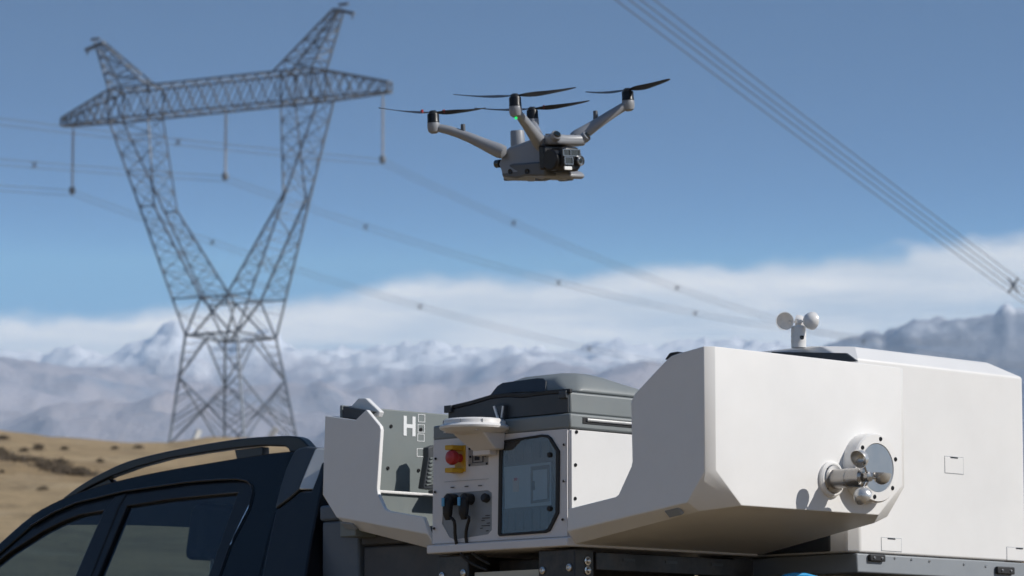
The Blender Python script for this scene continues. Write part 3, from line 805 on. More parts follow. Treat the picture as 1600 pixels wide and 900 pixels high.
# sport bar behind the cab
def sport(M, n):
    sg = 1 if M((0, 0, 0)).y < YC else -1
    th = Vector((0, sg * 0.16, 0))
    g = MB().prism([M(S(*p)) + n * 0.012 for p in [(463, 708), (470, 703), (482, 700), (499, 702), (492, 716), (484, 735), (477, 752), (472, 767), (455, 782), (433, 798), (441, 765), (450, 736)]], th).build('sport_bar', 'fairing_grey', truck, bevel=0.006)
    fr_ = [M(S(*p)) + n * 0.013 for p in [(497, 703), (491, 716), (483, 735), (476, 752), (470, 768)]]
    bk_ = [q + Vector((0.075, sg * 0.045, -0.002)) for q in fr_]
    m_ = len(fr_)
    MB().add(fr_ + bk_ + [q + Vector((0, sg * 0.12, 0)) for q in bk_] + [q + Vector((0, sg * 0.12, 0)) for q in fr_],
             [(a * m_ + i, a * m_ + i + 1, ((a + 1) % 4) * m_ + i + 1, ((a + 1) % 4) * m_ + i) for a in range(4) for i in range(m_ - 1)] + [(0, m_, 2 * m_, 3 * m_), (m_ - 1, 2 * m_ - 1, 3 * m_ - 1, 4 * m_ - 1)]).build('silver_strip', 'fairing_silver', g, bevel=0.005)
    MB().prism([M(S(*p)) + n * 0.008 for p in [(433, 799), (455, 783), (472, 769), (489, 769), (498, 746), (505, 724), (512, 724), (506, 760), (498, 800), (488, 850), (480, 900), (470, 990), (392, 990), (412, 900)]], th).build('sport_bar_leg', 'gloss_black', g, bevel=0.006)
both(sport)
p_ = S(485, 706)
MB().box((p_.x - 0.06, p_.y + 0.1, p_.z - 0.05), (p_.x + 0.03, 2 * YC - p_.y - 0.1, p_.z + 0.005)).build('sport_bar_crosspiece', 'fairing_grey', truck, bevel=0.01)

# ================================================================== RACK AND LOAD UNDER THE DOCKS
rack = thing('mounting_rack', 'black steel rack on the truck bed holding the two docking stations', 'rack', TR, (0, 0.8, 0.66))
for x0, x1, y0, y1 in ((-0.58, -0.447, 0.02, 0.10), (-0.15, 0.0, 0.02, 0.10), (-0.58, -0.447, 0.70, 0.78), (-0.15, 0.0, 0.70, 0.78), (0.05, 0.17, 0.98, 1.06), (0.05, 0.17, 1.58, 1.66), (-0.30, -0.18, 0.98, 1.06), (-0.30, -0.18, 1.58, 1.66)):
    top_ = 1.474 if y0 < 0.9 else 1.405
    p_ = MB().box((x0, y0, 0.66), (x1, y1, top_)).build('post', 'black_metal', rack, bevel=0.004)
    if y0 < 0.05:
        for q_ in ((x0 + 0.02, 1.415), (x1 - 0.02, 1.42)):
            MB().lathe((q_[0], y0, q_[1]), (0, -1, 0), [(0.011, 0), (0.011, 0.004), (0.006, 0.006), (0.004, 0.003)], 12).build('bolt', 'steel', p_)
bx_ = MB().box((-0.02, 0.11, 1.415), (0.0, 0.79, 1.468)).build('crossbar', 'black_metal', rack, bevel=0.003)
for yy in (0.22, 0.40, 0.60):
    MB().box((-0.001, yy, 1.445), (0.002, yy + 0.05, 1.453)).build('slot', 'fairing_grey', bx_)
for zz_ in (1.44, 1.413):
    MB().lathe((0.0, 0.072, zz_), (1, 0, 0), [(0.013, 0), (0.013, 0.003), (0.008, 0.004), (0.006, 0.010), (0.002, 0.011)], 16).build('bolt', 'steel', bx_)
MB().box((-0.60, 0.015, 1.36), (0.0, 0.06, 1.395)).build('crossbar', 'black_metal', rack, bevel=0.003)
MB().box((-0.60, 0.72, 1.36), (0.01, 0.79, 1.40)).build('crossbar', 'black_metal', rack, bevel=0.003)
MB().box((-0.03, 0.12, 1.345), (-0.005, 0.79, 1.385)).build('crossbar', 'black_metal', rack, bevel=0.003)
MB().box((0.27, 0.95, 1.36), (0.30, 1.72, 1.40)).build('crossbar', 'black_metal', rack, bevel=0.003)
MB().box((-0.34, 0.95, 1.36), (0.28, 0.99, 1.40)).build('crossbar', 'black_metal', rack, bevel=0.003)
MB().box((-0.44, 0.14, 1.30), (-0.16, 0.70, 1.46)).build('tray', 'black_metal', rack, bevel=0.004)
MB().box((-0.43, 0.03, 1.395), (-0.155, 0.035, 1.42)).build('tag_plate', 'cream_strip', rack)
def loadbox(name, label, a_, b_, m, latch):
    o = thing(name, label, 'box', TR, ((a_[0] + b_[0]) / 2, (a_[1] + b_[1]) / 2, a_[2]))
    MB().box(a_, (b_[0], b_[1], b_[2] - 0.05)).build('body', m, o, bevel=0.008)
    MB().box((a_[0] - 0.006, a_[1] - 0.006, b_[2] - 0.049), (b_[0] + 0.006, b_[1] + 0.006, b_[2])).build('lid', m, o, bevel=0.008)
    if latch:
        xm = a_[0] + (b_[0] - a_[0]) * 0.68
        MB().box((xm - 0.012, a_[1] - 0.012, b_[2] - 0.10), (xm + 0.012, a_[1] - 0.001, b_[2] - 0.03)).build('latch', 'box_charcoal', o, bevel=0.003)
    return o
loadbox('storage_case', 'slate blue storage case behind the cab, under the left cover of the open dock', (-1.205, 0.10, 1.05), (-1.03, 0.6, 1.66), 'box_slate', True)
loadbox('battery_case', 'charcoal case lying under the left cover beside the slate blue storage case', (-1.02, 0.11, 1.08), (-0.62, 0.72, 1.575), 'box_charcoal', False)
crate = thing('crate', 'green crate with a cream upper rim glimpsed between cab and docking station', 'crate', TR, (-1.62, 0.5, 0.66))
MB().box((-1.42, 0.3, 0.66), (-1.28, 0.9, 1.47)).build('body', 'crate_green', crate, bevel=0.01)
MB().box((-1.43, 0.29, 1.471), (-1.27, 0.91, 1.50)).build('rim', 'cream_strip', crate, bevel=0.004)
cb = TR.onX(1180, 897, 0.27); ce = TR.onX(1268, 902, 0.27)
cab_ = thing('blue_hose', 'bright blue hose curving out below the closed docking station', 'hose', TR, (0.28, 1.0, 1.3))
MB().tube([(0.31, ce.y + 0.1, ce.z - 0.10), (0.315, ce.y + 0.02, ce.z - 0.012), (0.315, ce.y - 0.08, ce.z + 0.006), (0.315, ce.y - 0.18, ce.z - 0.002), (0.31, cb.y + 0.06, cb.z - 0.02), (0.30, cb.y, cb.z - 0.09)], 0.008, 10).build('hose', 'cable_blue', cab_, sub=1)

# ================================================================== OPEN DOCKING STATION
dock = thing('docking_station', 'white drone docking station standing open, control panel and grey lid exposed', 'drone dock', TR, (-0.29, 0.41, 1.478), 'drone docks on the truck bed')
YW = 0.845
def my(p): return (p[0], YW - p[1], p[2])
# base box
slabv = [(-0.58, 0, 1.505), (0, 0, 1.505), (0, 0, 1.82), (-0.58, 0, 1.82)]
base_ = MB().box((-0.579, 0.004, 1.50), (-0.001, 0.80, 1.82)).build('base_housing', 'panel_white', dock, bevel=0.004)
MB().box((-0.595, -0.014, 1.480), (0.004, 0.806, 1.506)).build('base_lip', 'panel_white', dock, bevel=0.004)
sp_ = MB().box((-0.0005, 0.006, 1.512), (0.003, 0.796, 1.818)).build('side_sheet', 'white_shell', dock, bevel=0.0015)
def screw(c, ax_, r_, parent, m='screw_dark'):
    return MB().lathe(c, ax_, [(r_, 0), (r_, 0.002), (r_ * 0.75, 0.0035), (r_ * 0.5, 0.0035), (r_ * 0.4, 0.001)], 12).build('screw', m, parent)
for px_, py_ in ((900.5, 675), (899, 726.5), (898.5, 779)):
    p = TR.onX(px_, py_, 0.003); screw((0.003, p.y, p.z), (1, 0, 0), 0.0055, sp_)
PY = 0.002
def Q(px_, py_, off=0.0):
    p = TR.onY(px_, py_, PY); return Vector((p.x, PY + off, p.z))
recess_px = [(695, 776), (699, 771), (764, 766), (770, 770), (770, 828), (764, 835), (712, 843), (704, 840), (692, 818)]
door_out = [(785, 689), (850, 679), (858, 679.5), (864, 684), (877, 705), (876, 802), (862, 830), (855, 833), (783, 838), (781, 835), (783, 692)]
door_in = [(788, 692), (849, 683), (856, 683.5), (861, 687), (872, 706), (871, 801), (859, 826), (853, 829), (786, 834)]
fp = slab([Q(679, 688), Q(888, 670), Q(888, 838), Q(677, 850)], [[Q(*p) for p in recess_px], [Q(*p) for p in door_out]], (0, 0.004, 0), 'control_panel', 'panel_white', dock)
fp.location.y -= 0.004
MB().add([Q(*p, 0.002) for p in recess_px], [tuple(range(len(recess_px)))]).build('socket_recess', 'recess_grey', fp)
# smoked door with breaker behind
slab([Q(*p, -0.010) for p in door_out], [[Q(*p, -0.010) for p in door_in]], (0, 0.012, 0), 'door_gasket', 'black_rubber', dock, bevel=0.002)
dr = MB().add([Q(*p, -0.007) for p in door_in], [tuple(range(len(door_in)))]).build('smoked_door', 'smoked_cover', dock)
MB().add([Q(*p, 0.0012) for p in door_in], [tuple(range(len(door_in)))]).build('breaker_panel', 'breaker_grey', dock)
def plate(poly, off, th, name, m, parent, bevel=0.0):
    return MB().prism([Q(*p, off) for p in poly], (0, th, 0)).build(name, m, parent, bevel=bevel)
bp_ = plate([(789, 730), (862, 722), (862, 789), (790, 795)], -0.0035, 0.004, 'breaker_front', 'breaker_blue', dock, 0.0008)
plate([(831, 729), (860.5, 726), (860.5, 783), (831, 787)], -0.0050, 0.0012, 'breaker_recess', 'breaker_grey', bp_)
plate([(835, 735), (857, 733), (857, 779), (835, 782)], -0.0058, 0.0008, 'breaker_face', 'breaker_blue', bp_)
plate([(833, 752), (838, 751.5), (838, 766), (833, 766.5)], -0.0065, 0.0015, 'toggle', 'black_rubber', bp_)
plate([(803, 748), (812, 747), (812, 768), (803, 769)], -0.0046, 0.001, 'rating_label', 'label_plate', bp_)
plate([(805, 747), (810, 746.5), (810, 751), (805, 751.5)], -0.0052, 0.001, 'test_button', 'red_button', bp_)
for k in range(6):
    x_ = 792 + k * 13
    for (ya, yb) in ((694 - k * 1.6, 722 - k * 1.4), (798 - k * 1.0, 830 - k * 1.0)):
        plate([(x_, ya), (x_ + 0.5, ya), (x_ + 0.5, yb), (x_, yb)], -0.0005, 0.001, 'panel_rib', 'black_metal', bp_)
for py_ in (711, 795):
    MB().lathe(Q(862, py_, -0.008), (0, -1, 0), [(0.008, 0), (0.008, 0.004), (0.006, 0.006)], 16).build('door_latch', 'black_rubber', dr)
# emergency stop with yellow guard
es = thing_ = plate([(713, 697), (729.5, 695.5), (729.5, 737), (713, 738.5)], -0.008, 0.008, 'stop_plate', 'yellow_guard', dock, 0.002)
for ya, yb in ((696.0, 703.5), (731.5, 739)):
    a0 = Q(730, ya); a1 = Q(714, ya + 1)
    b0 = Q(730, yb); b1 = Q(714, yb + 1)
    zlo, zhi = min(a0.z, b0.z), max(a0.z, b0.z)
    MB().prism([(a1.x - 0.004, -0.005, zlo), (a1.x + 0.036, -0.005, zlo), (a1.x + 0.030, -0.045, zlo), (a1.x + 0.004, -0.052, zlo)], (0, 0, zhi - zlo)).build('stop_guard', 'yellow_guard', es, bevel=0.002)
kc = Q(722, 716)
MB().lathe((kc.x, -0.006, kc.z), (0, -1, 0), [(0.013, 0), (0.013, 0.02), (0.020, 0.022), (0.0225, 0.028), (0.0225, 0.036), (0.019, 0.043), (0.010, 0.0465), (0.0, 0.047)], 28).build('stop_button', 'red_button', es)
# port plate
pp = plate([(733, 699), (765, 696), (765, 727), (733, 730)], -0.004, 0.004, 'port_plate', 'label_plate', dock, 0.001)
plate([(743.5, 704), (751, 703.5), (751, 719), (743.5, 719.5)], -0.0055, 0.0016, 'port', 'black_rubber', pp)
slab([Q(740, 701, -0.0055), Q(757, 699.5, -0.0055), Q(757, 722.5, -0.0055), Q(740, 724, -0.0055)], [[Q(741.2, 702.2, -0.0055), Q(755.8, 700.8, -0.0055), Q(755.8, 721.3, -0.0055), Q(741.2, 722.8, -0.0055)]], (0, 0.0012, 0), 'port_outline', 'label_ink', pp)
for q in ((735.5, 701.5), (762.5, 699), (735.5, 727), (762.5, 724.5), (737, 714), (760, 712)):
    screw(Q(*q, -0.004), (0, -1, 0), 0.0035, pp)
# little printed captions and the notice in the recess
for x_ in (707, 729, 750):
    y_ = 761 - (x_ - 707) * 0.06
    plate([(x_, y_), (x_ + 6, y_ - 0.4), (x_ + 6, y_ + 1.2), (x_, y_ + 1.6)], -0.0045, 0.0006, 'caption', 'label_ink', fp)
plate([(697, 753), (767, 748), (767, 748.6), (697, 753.6)], -0.0045, 0.0006, 'printed_line', 'recess_grey', fp)
for r_, (xa, xb2) in enumerate(((760, 767), (755, 767), (754, 759), (762, 767), (754, 767), (752, 756), (761, 765))):
    y_ = 805 + r_ * 4.0
    plate([(xa, y_), (xb2, y_ - 0.5), (xb2, y_ + 0.9), (xa, y_ + 1.4)], -0.0008, 0.001, 'notice_line', 'label_ink', fp)
# plugs and cables
for i, (x_, y_) in enumerate(((712, 781), (737, 780))):
    c_ = Q(x_, y_)
    pl = MB().lathe((c_.x, 0.0, c_.z), (0, -1, 0), [(0.017, 0), (0.017, 0.03), (0.014, 0.034)], 20)
    pl.tube([(c_.x, -0.022, c_.z + 0.008), (c_.x, -0.030, c_.z - 0.012), (c_.x + 0.001, -0.032, c_.z - 0.045), (c_.x + 0.001, -0.030, c_.z - 0.062)], [0.013, 0.0165, 0.0145, 0.008], 16)
    pl = pl.build('plug', 'black_rubber', dock)
    MB().box((c_.x - 0.0075, -0.0505, c_.z - 0.022), (c_.x + 0.004, -0.046, c_.z + 0.004)).build('plug_clip', 'plug_blue', pl, bevel=0.002)
    if i == 0: path = [(712, 812), (710, 832), (713, 852), (722, 870), (738, 882), (765, 892)]
    else: path = [(736, 806), (729, 822), (727, 840), (731, 856), (743, 870), (770, 884)]
    pts = [TR.onY(*p, -0.032 + 0.012 * k) for k, p in enumerate(path)]
    MB().tube([(c_.x + 0.001, -0.030, c_.z - 0.05)] + pts, 0.0055, 10).build('cable', 'black_rubber', pl, sub=1)
c_ = Q(762, 779)
MB().lathe((c_.x, 0.0, c_.z), (0, -1, 0.2), [(0.013, 0), (0.013, 0.014), (0.010, 0.018)], 18).build('socket_cap', 'black_rubber', dock)
for px_, py_ in ((684, 717), (683, 769), (681.5, 826), (884.5, 695), (884, 752), (882.5, 812)):
    screw(Q(px_, py_, -0.004), (0, -1, 0), 0.004, fp)
# dish antenna on its bracket
dc = TR.onY(741, 672, -0.075)
an = MB().lathe((dc.x, -0.075, dc.z - 0.014), (0, 0, 1), [(0.03, 0.0), (0.085, 0.008), (0.102, 0.016), (0.104, 0.022), (0.100, 0.026), (0.094, 0.030), (0.092, 0.040), (0.085, 0.045), (0.04, 0.049), (0.0, 0.050)], 56).build('antenna_dish', 'white_plastic', dock, smooth=25)
for a_ in (-2.7, -2.1, -1.2, -0.5):
    d_ = Vector((math.cos(a_), math.sin(a_), 0)); c_ = Vector((dc.x, -0.075, dc.z + 0.020)) + d_ * 0.0935
    MB().bar(c_ - Vector((0, 0, 0.006)), c_ + Vector((0, 0, 0.006)), 0.003).build('dish_notch', 'recess_grey', an)
MB().prism([(dc.x - 0.075, -0.13, dc.z - 0.005), (dc.x + 0.07, -0.13, dc.z - 0.005), (dc.x + 0.07, -0.006, dc.z - 0.005), (dc.x - 0.075, -0.006, dc.z - 0.005)], (0, 0, -0.002)).build('bracket_plate', 'panel_white', an)
mb = MB(); z0_ = dc.z - 0.007
top_ = [(dc.x - 0.07, -0.10, z0_), (dc.x + 0.06, -0.10, z0_), (dc.x + 0.06, -0.005, z0_), (dc.x - 0.07, -0.005, z0_)]
bot_ = [(dc.x - 0.045, -0.04, z0_ - 0.05), (dc.x + 0.055, -0.04, z0_ - 0.05), (dc.x + 0.055, -0.005, z0_ - 0.05), (dc.x - 0.045, -0.005, z0_ - 0.05)]
mb.add(top_ + bot_, [(0, 1, 2, 3), (7, 6, 5, 4), (0, 4, 5, 1), (1, 5, 6, 2), (2, 6, 7, 3), (3, 7, 4, 0)]).build('antenna_bracket', 'panel_white', an, bevel=0.004)
p0 = Q(752, 703); p1 = Q(768, 708)
MB().box((p0.x, -0.035, p1.z - 0.008), (p1.x + 0.03, -0.005, p0.z + 0.012)).build('bracket_foot', 'panel_white', an, bevel=0.003)
# grey lid: collar, cap and the raised hump
MB().box((-0.582, -0.001, 1.8215), (0.004, 0.804, 1.866)).build('lid_collar', 'grey_lid', dock, bevel=0.006)
pf = [(-0.53, 1.867), (-0.012, 1.867), (-0.012, 1.930), (-0.10, 1.932), (-0.20, 1.930), (-0.27, 1.937), (-0.34, 1.936), (-0.43, 1.924), (-0.53, 1.914)]
MB().prism([(x_, 0.016, z_) for x_, z_ in pf], (0, 0.77, 0)).build('lid', 'grey_lid', dock, bevel=0.006)
MB().prism([(x_ + (0.004 if x_ < -0.3 else -0.004), 0.0155, z_ - (0.004 if z_ > 1.9 else -0.002)) for x_, z_ in pf], (0, -0.006, 0)).build('lid_flap', 'dark_plastic', dock, bevel=0.002)
pf2 = [(-0.536, 1.912), (-0.43, 1.922), (-0.34, 1.934), (-0.27, 1.935), (-0.20, 1.928), (-0.10, 1.930), (-0.006, 1.928)]
MB().prism([(x_, 0.008, z_ + 0.010) for x_, z_ in pf2] + [(x_, 0.008, z_ - 0.002) for x_, z_ in reversed(pf2)], (0, 0.012, 0)).build('lid_seal', 'black_rubber', dock, bevel=0.002)
for xa, za in ((-0.535, 1.914), (-0.045, 1.923)):
    MB().box((xa, 0.000, za - 0.012), (xa + 0.03, 0.010, za + 0.010)).build('seal_clip', 'dark_plastic', dock, bevel=0.002)
def ring(z_, x0, x1, y0, y1, c):
    return [(x0 + c, y0, z_), (x1 - c, y0, z_), (x1, y0 + c, z_), (x1, y1 - c, z_), (x1 - c, y1, z_), (x0 + c, y1, z_), (x0, y1 - c, z_), (x0, y0 + c, z_)]
rings = [ring(1.932, -0.42, -0.015, 0.03, 0.46, 0.03), ring(1.955, -0.385, -0.03, 0.036, 0.40, 0.04), ring(1.985, -0.345, -0.06, 0.055, 0.27, 0.05), ring(1.997, -0.30, -0.09, 0.085, 0.20, 0.03), ring(1.999, -0.25, -0.12, 0.11, 0.17, 0.02)]
mb = MB(); nr_ = 8
vs = sum(rings, []); fs = [(i * 8 + k, i * 8 + (k + 1) % 8, (i + 1) * 8 + (k + 1) % 8, (i + 1) * 8 + k) for i in range(len(rings) - 1) for k in range(8)] + [tuple(range(8)), tuple(32 + k for k in range(8))]
hump = mb.add(vs, fs).build('lid_hump', 'grey_lid', dock, bevel=0.014, seg=3, smooth=50)
def HP(px_, py_): return TR.hit(px_, py_, (0, 1, -0.5), 0.036 - 0.5 * 1.955 - 0.004)
MB().prism([HP(*p) for p in [(765, 618), (777, 603), (785, 598), (840, 590.5), (849, 591), (853, 595), (852, 611), (800, 613)]], (0, 0.004, -0.002)).build('hump_window', 'dark_plastic', hump, bevel=0.001)
# slot along the sunny side of the lid
MB().box((0.002, 0.05, 1.838), (0.006, 0.79, 1.857)).build('lid_slot', 'black_rubber', dock, bevel=0.001)
MB().tube([(0.008, 0.065, 1.850), (0.008, 0.78, 1.850)], 0.0045, 10).build('slot_bar', 'fairing_silver', dock)
# chrome gusset beside the dish
g0 = TR.onY(784, 632, 0.0)
MB().prism([(g0.x - 0.030, 0.012, g0.z), (g0.x + 0.016, 0.012, g0.z - 0.002), (g0.x + 0.012, 0.012, g0.z - 0.075), (g0.x - 0.002, 0.012, g0.z - 0.077)], (0, -0.018, 0)).build('gusset', 'dark_plastic', dock, bevel=0.002)
MB().bar((g0.x - 0.024, -0.008, g0.z - 0.004), (g0.x + 0.006, -0.008, g0.z - 0.072), 0.006).build('gusset_edge', 'white_plastic', dock)
MB().bar((g0.x + 0.014, -0.008, g0.z - 0.006), (g0.x + 0.007, -0.008, g0.z - 0.04), 0.004).build('gusset_edge', 'white_plastic', dock)

# covers: side walls, end wall and underside as one shell each
def cover(name, side_poly, S0, S1, S2, S3, U0, U1, E1, E2, E3, label):
    mb = MB()
    for k, M in enumerate((lambda p: p, my)):
        mb.add([M(p) for p in side_poly], [tuple(range(len(side_poly)))])
        mb.add([M(p) for p in (S0, S1, U1, U0)], [(0, 1, 2, 3)])
        mb.add([M(p) for p in (S1, S2, E2, E1, U1)], [(0, 1, 4), (1, 2, 3), (1, 3, 4)])
        mb.add([M(p) for p in (S2, S3, E3, E2)], [(0, 1, 2, 3)])
    mb.add([E2, E3, my(E3), my(E2), my(E1), E1], [(0, 1, 2, 3, 4, 5)])
    mb.add([U0, U1, E1, my(E1), my(U1), my(U0)], [(0, 1, 4, 5), (1, 2, 3, 4)])
    o = mb.build(name, 'white_shell', dock, bevel=0.0028, seg=3, solid=0.015, weld=0.0005)
    return o
Yn = -0.01
S0, S1, S2, S3 = (0.0, Yn, 1.523), (0.476, Yn, 1.582), (0.542, Yn, 1.665), (0.542, Yn, 2.016)
U0, U1, E1, E2, E3 = (0.0, 0.02, 1.486), (0.470, 0.045, 1.560), (0.556, 0.127, 1.576), (0.558, 0.020, 1.669), (0.558, 0.020, 2.017)
sp_poly = [S0, S1, S2, S3, (0.448, Yn, 2.004), (0.418, Yn, 1.999), (0.400, Yn, 1.990), (0.274, Yn, 1.902), (0.258, Yn, 1.88), (0.262, Yn, 1.71), (0.258, Yn, 1.695), (0.207, Yn, 1.618), (0.195, Yn, 1.612), (0.004, Yn, 1.587)]
rc = cover('right_cover', sp_poly, S0, S1, S2, S3, U0, U1, E1, E2, E3, '')
rc['label'] = 'white cover swung down to the right, wind sensor and rain gauge on its end'
S0, S1, S2, S3 = (-0.592, Yn, 1.540), (-1.01, Yn, 1.610), (-1.076, Yn, 1.683), (-1.067, Yn, 1.928)
U0, U1, E1, E2, E3 = (-0.585, 0.02, 1.492), (-0.99, 0.04, 1.575), (-1.085, 0.127, 1.590), (-1.085, 0.020, 1.685), (-1.078, 0.020, 1.93)
sp_poly = [S0, S1, S2, S3, (-0.925, Yn, 1.906), (-0.875, Yn, 1.935), (-0.812, Yn, 1.880), (-0.808, Yn, 1.868), (-0.824, Yn, 1.69), (-0.820, Yn, 1.672), (-0.790, Yn, 1.626), (-0.77, Yn, 1.618), (-0.615, Yn, 1.592), (-0.605, Yn, 1.575)]
lc = cover('left_cover', sp_poly, S0, S1, S2, S3, U0, U1, E1, E2, E3, '')
lc['label'] = 'white cover swung down to the left, grey lining with the letter H'
# reflectors in the lower bevels
for px_, py_, par in ((1051, 801, rc), (543, 822, lc)):
    p = TR.onY(px_, py_, 0.004)
    sg = 1 if px_ > 800 else -1
    MB().prism([(p.x - 0.028, p.y - 0.004, p.z - sg * 0.003 + 0.008), (p.x + 0.024, p.y - 0.004, p.z + sg * 0.003 + 0.008), (p.x + 0.028, p.y + 0.010, p.z + sg * 0.003 - 0.010), (p.x - 0.022, p.y + 0.010, p.z - sg * 0.003 - 0.010)], (0, 0.008, 0.006)).build('side_marker', 'recess_grey', par, bevel=0.001)
# lining of the left cover with the landing mark
HX = -1.03
ln = MB().box((HX - 0.012, 0.028, 1.60), (HX, 0.815, 1.962)).build('lining_panel', 'grey_liner', dock, bevel=0.003)
MB().box((HX + 0.001, 0.020, 1.55), (-0.955, 0.82, 1.694)).build('lining_step', 'grey_liner', dock, bevel=0.004)
MB().box((-0.957, 0.025, 1.688), (-0.945, 0.81, 1.697)).build('lining_rim', 'white_plastic', dock, bevel=0.002)
HPp = HX + 0.0006
def HQ(px_, py_, off=0.0): 
    p = TR.onX(px_, py_, HPp); return Vector((HPp + off, p.y, p.z))
def hplate(poly, name, m='print_white', th=0.0008):
    return MB().prism([HQ(*p) for p in poly], (th, 0, 0)).build(name, m, ln)
h0, h1 = HQ(630.5, 649.5), HQ(649, 682)
y0, y1, zt, zb2 = h0.y, h1.y, h0.z, h1.z
mbh = MB()
tw = (y1 - y0) * 0.26
mbh.box((HPp, y0, zb2), (HPp + 0.0008, y0 + tw, zt)); mbh.box((HPp, y1 - tw, zb2), (HPp + 0.0008, y1, zt)); mbh.box((HPp, y0 + tw, (zt + zb2) / 2 - tw * 0.45), (HPp + 0.0008, y1 - tw, (zt + zb2) / 2 + tw * 0.45))
mbh.build('letter_h', 'print_white', ln)
def sq(a_, b_, t_=0.9):
    slab([HQ(a_[0], a_[1]), HQ(b_[0], a_[1] + 0.5), HQ(b_[0], b_[1]), HQ(a_[0], b_[1] - 0.5)],
         [[HQ(a_[0] + t_, a_[1] + t_), HQ(b_[0] - t_, a_[1] + t_ + 0.5), HQ(b_[0] - t_, b_[1] - t_), HQ(a_[0] + t_, b_[1] - t_ - 0.5)]], (0.0008, 0, 0), 'landing_square', 'print_white', ln)
sq((653, 647), (664, 660)); sq((652.5, 663), (663.5, 676)); sq((652, 677.5), (663, 690)); sq((651, 700.5), (662, 714))
for px_, py_ in ((611, 666), (657.5, 671), (606, 731.5), (654, 735)):
    p = HQ(px_, py_); screw((HPp, p.y, p.z), (1, 0, 0), 0.006, ln, 'black_rubber')
# hinge arm inside the left cover
ha = [TR.onX(*p, -0.94) for p in ((669, 699), (680, 695), (686, 704), (686, 765), (674, 765), (661, 763), (669, 713))]
har = MB().prism(ha[:3] + [ha[3], ha[4], ha[5], ha[6]], (-0.025, 0, 0)).build('hinge_arm', 'dark_plastic', dock, bevel=0.003)
for k in range(7):
    t_ = k / 7
    a_ = TR.onX(672 - 6 * t_, 716 + 42 * t_, -0.938); b_ = TR.onX(682, 712 + 46 * t_ + 3, -0.938); c_ = TR.onX(672 - 6 * (t_ + 0.14), 716 + 42 * (t_ + 0.14), -0.938)
    MB().bar(a_, b_, 0.004).build('belt_lacing', 'grey_liner', har); MB().bar(b_, c_, 0.004).build('belt_lacing', 'grey_liner', har)
MB().box((-0.93, 0.30, 1.694), (-0.88, 0.40, 1.705)).build('hinge_foot', 'dark_plastic', dock, bevel=0.003)
# seam block and tongue on the left cover, dark seam clip on the right cover
sb = [TR.onY(*p, 0.02) for p in ((535, 634), (576, 642), (556, 656), (535, 653))]
MB().prism(sb, (0, 0.04, 0)).build('seam_block', 'dark_plastic', lc, bevel=0.004)
tg = [TR.onY(*p, 0.07) for p in ((547, 636), (560, 622), (571, 622), (593, 643), (590, 652), (575, 650))]
MB().prism(tg, (0, 0.02, 0)).build('seam_tongue', 'white_shell', lc, bevel=0.003)
cl_ = [TR.onY(*p, 0.03) for p in ((1038, 562), (1046, 551), (1058, 549), (1064, 556))]
MB().prism(cl_, (0, 0.03, 0)).build('seam_clip', 'black_rubber', rc, bevel=0.003)

# wind sensor: body, three arms with hollow cups
def wind_sensor(parent, base, axis, r_, ln_, arm, cup_r, spin, body_m, cup_m, fl=1.0):
    base, t = Vector(base), Vector(axis).normalized()
    a_ = Vector((0, 0, 1)) if abs(t.z) < 0.5 else Vector((1, 0, 0))
    a_ = (a_ - t * a_.dot(t)).normalized(); b_ = t.cross(a_)
    ws = MB().lathe(base, t, [(r_ * (1 + 0.6 * fl), 0), (r_ * (1 + 0.6 * fl), 0.010), (r_ * (1 + 0.4 * fl), 0.016), (r_ * 1.03, 0.018), (r_, 0.03), (r_, ln_ * 0.55), (r_ * 1.06, ln_ * 0.56), (r_ * 1.06, ln_ * 0.6), (r_, ln_ * 0.61), (r_, ln_), (r_ * 0.7, ln_ + 0.006)], 32).build('wind_sensor', body_m, parent, smooth=25)
    if fl: MB().lathe(base - t * 0.004, t, [(r_ * 1.85, 0), (r_ * 1.85, 0.012), (r_ * 1.66, 0.0165), (r_ * 1.1, 0.0168)], 36).build('sensor_flange', 'white_plastic', ws)
    for k in range(4 if fl else 0):
        q = math.pi / 4 + k * math.pi / 2
        screw(base + t * 0.0125 + (a_ * math.cos(q) + b_ * math.sin(q)) * r_ * 1.4, t, 0.0035, ws)
    h_ = base + t * (ln_ + 0.018)
    MB().lathe(base + t * ln_, t, [(r_ * 0.35, 0), (r_ * 0.35, 0.012), (r_ * 0.5, 0.013), (r_ * 0.5, 0.026), (0, 0.03)], 16).build('rotor_hub', body_m, ws)
    for k in range(3):
        q = spin + k * 2 * math.pi / 3
        d_ = a_ * math.cos(q) + b_ * math.sin(q); n_ = t.cross(d_)
        MB().tube([h_, h_ + d_ * (arm - cup_r * 0.5)], 0.0028, 8).build('cup_arm', body_m, ws)
        c_ = h_ + d_ * arm
        pr = [(cup_r * math.sin(x_), cup_r * (1 - math.cos(x_)) * 1.15) for x_ in np.linspace(0.0, math.pi / 2, 9)]
        inner = [((cup_r - 0.002) * math.sin(x_), 0.002 + (cup_r - 0.002) * (1 - math.cos(x_)) * 1.15) for x_ in np.linspace(math.pi / 2, 0.0, 9)]
        MB().lathe(c_ - n_ * cup_r * 0.55, n_, pr + inner, 24).build('wind_cup', cup_m, ws, smooth=50)
    return ws
LX = 0.558
p = TR.onX(1298, 749, LX)
wind_sensor(dock, (LX, p.y, p.z), (1, 0, 0), 0.028, 0.122, 0.060, 0.028, 0.45, 'sensor_metal', 'cup_metal')
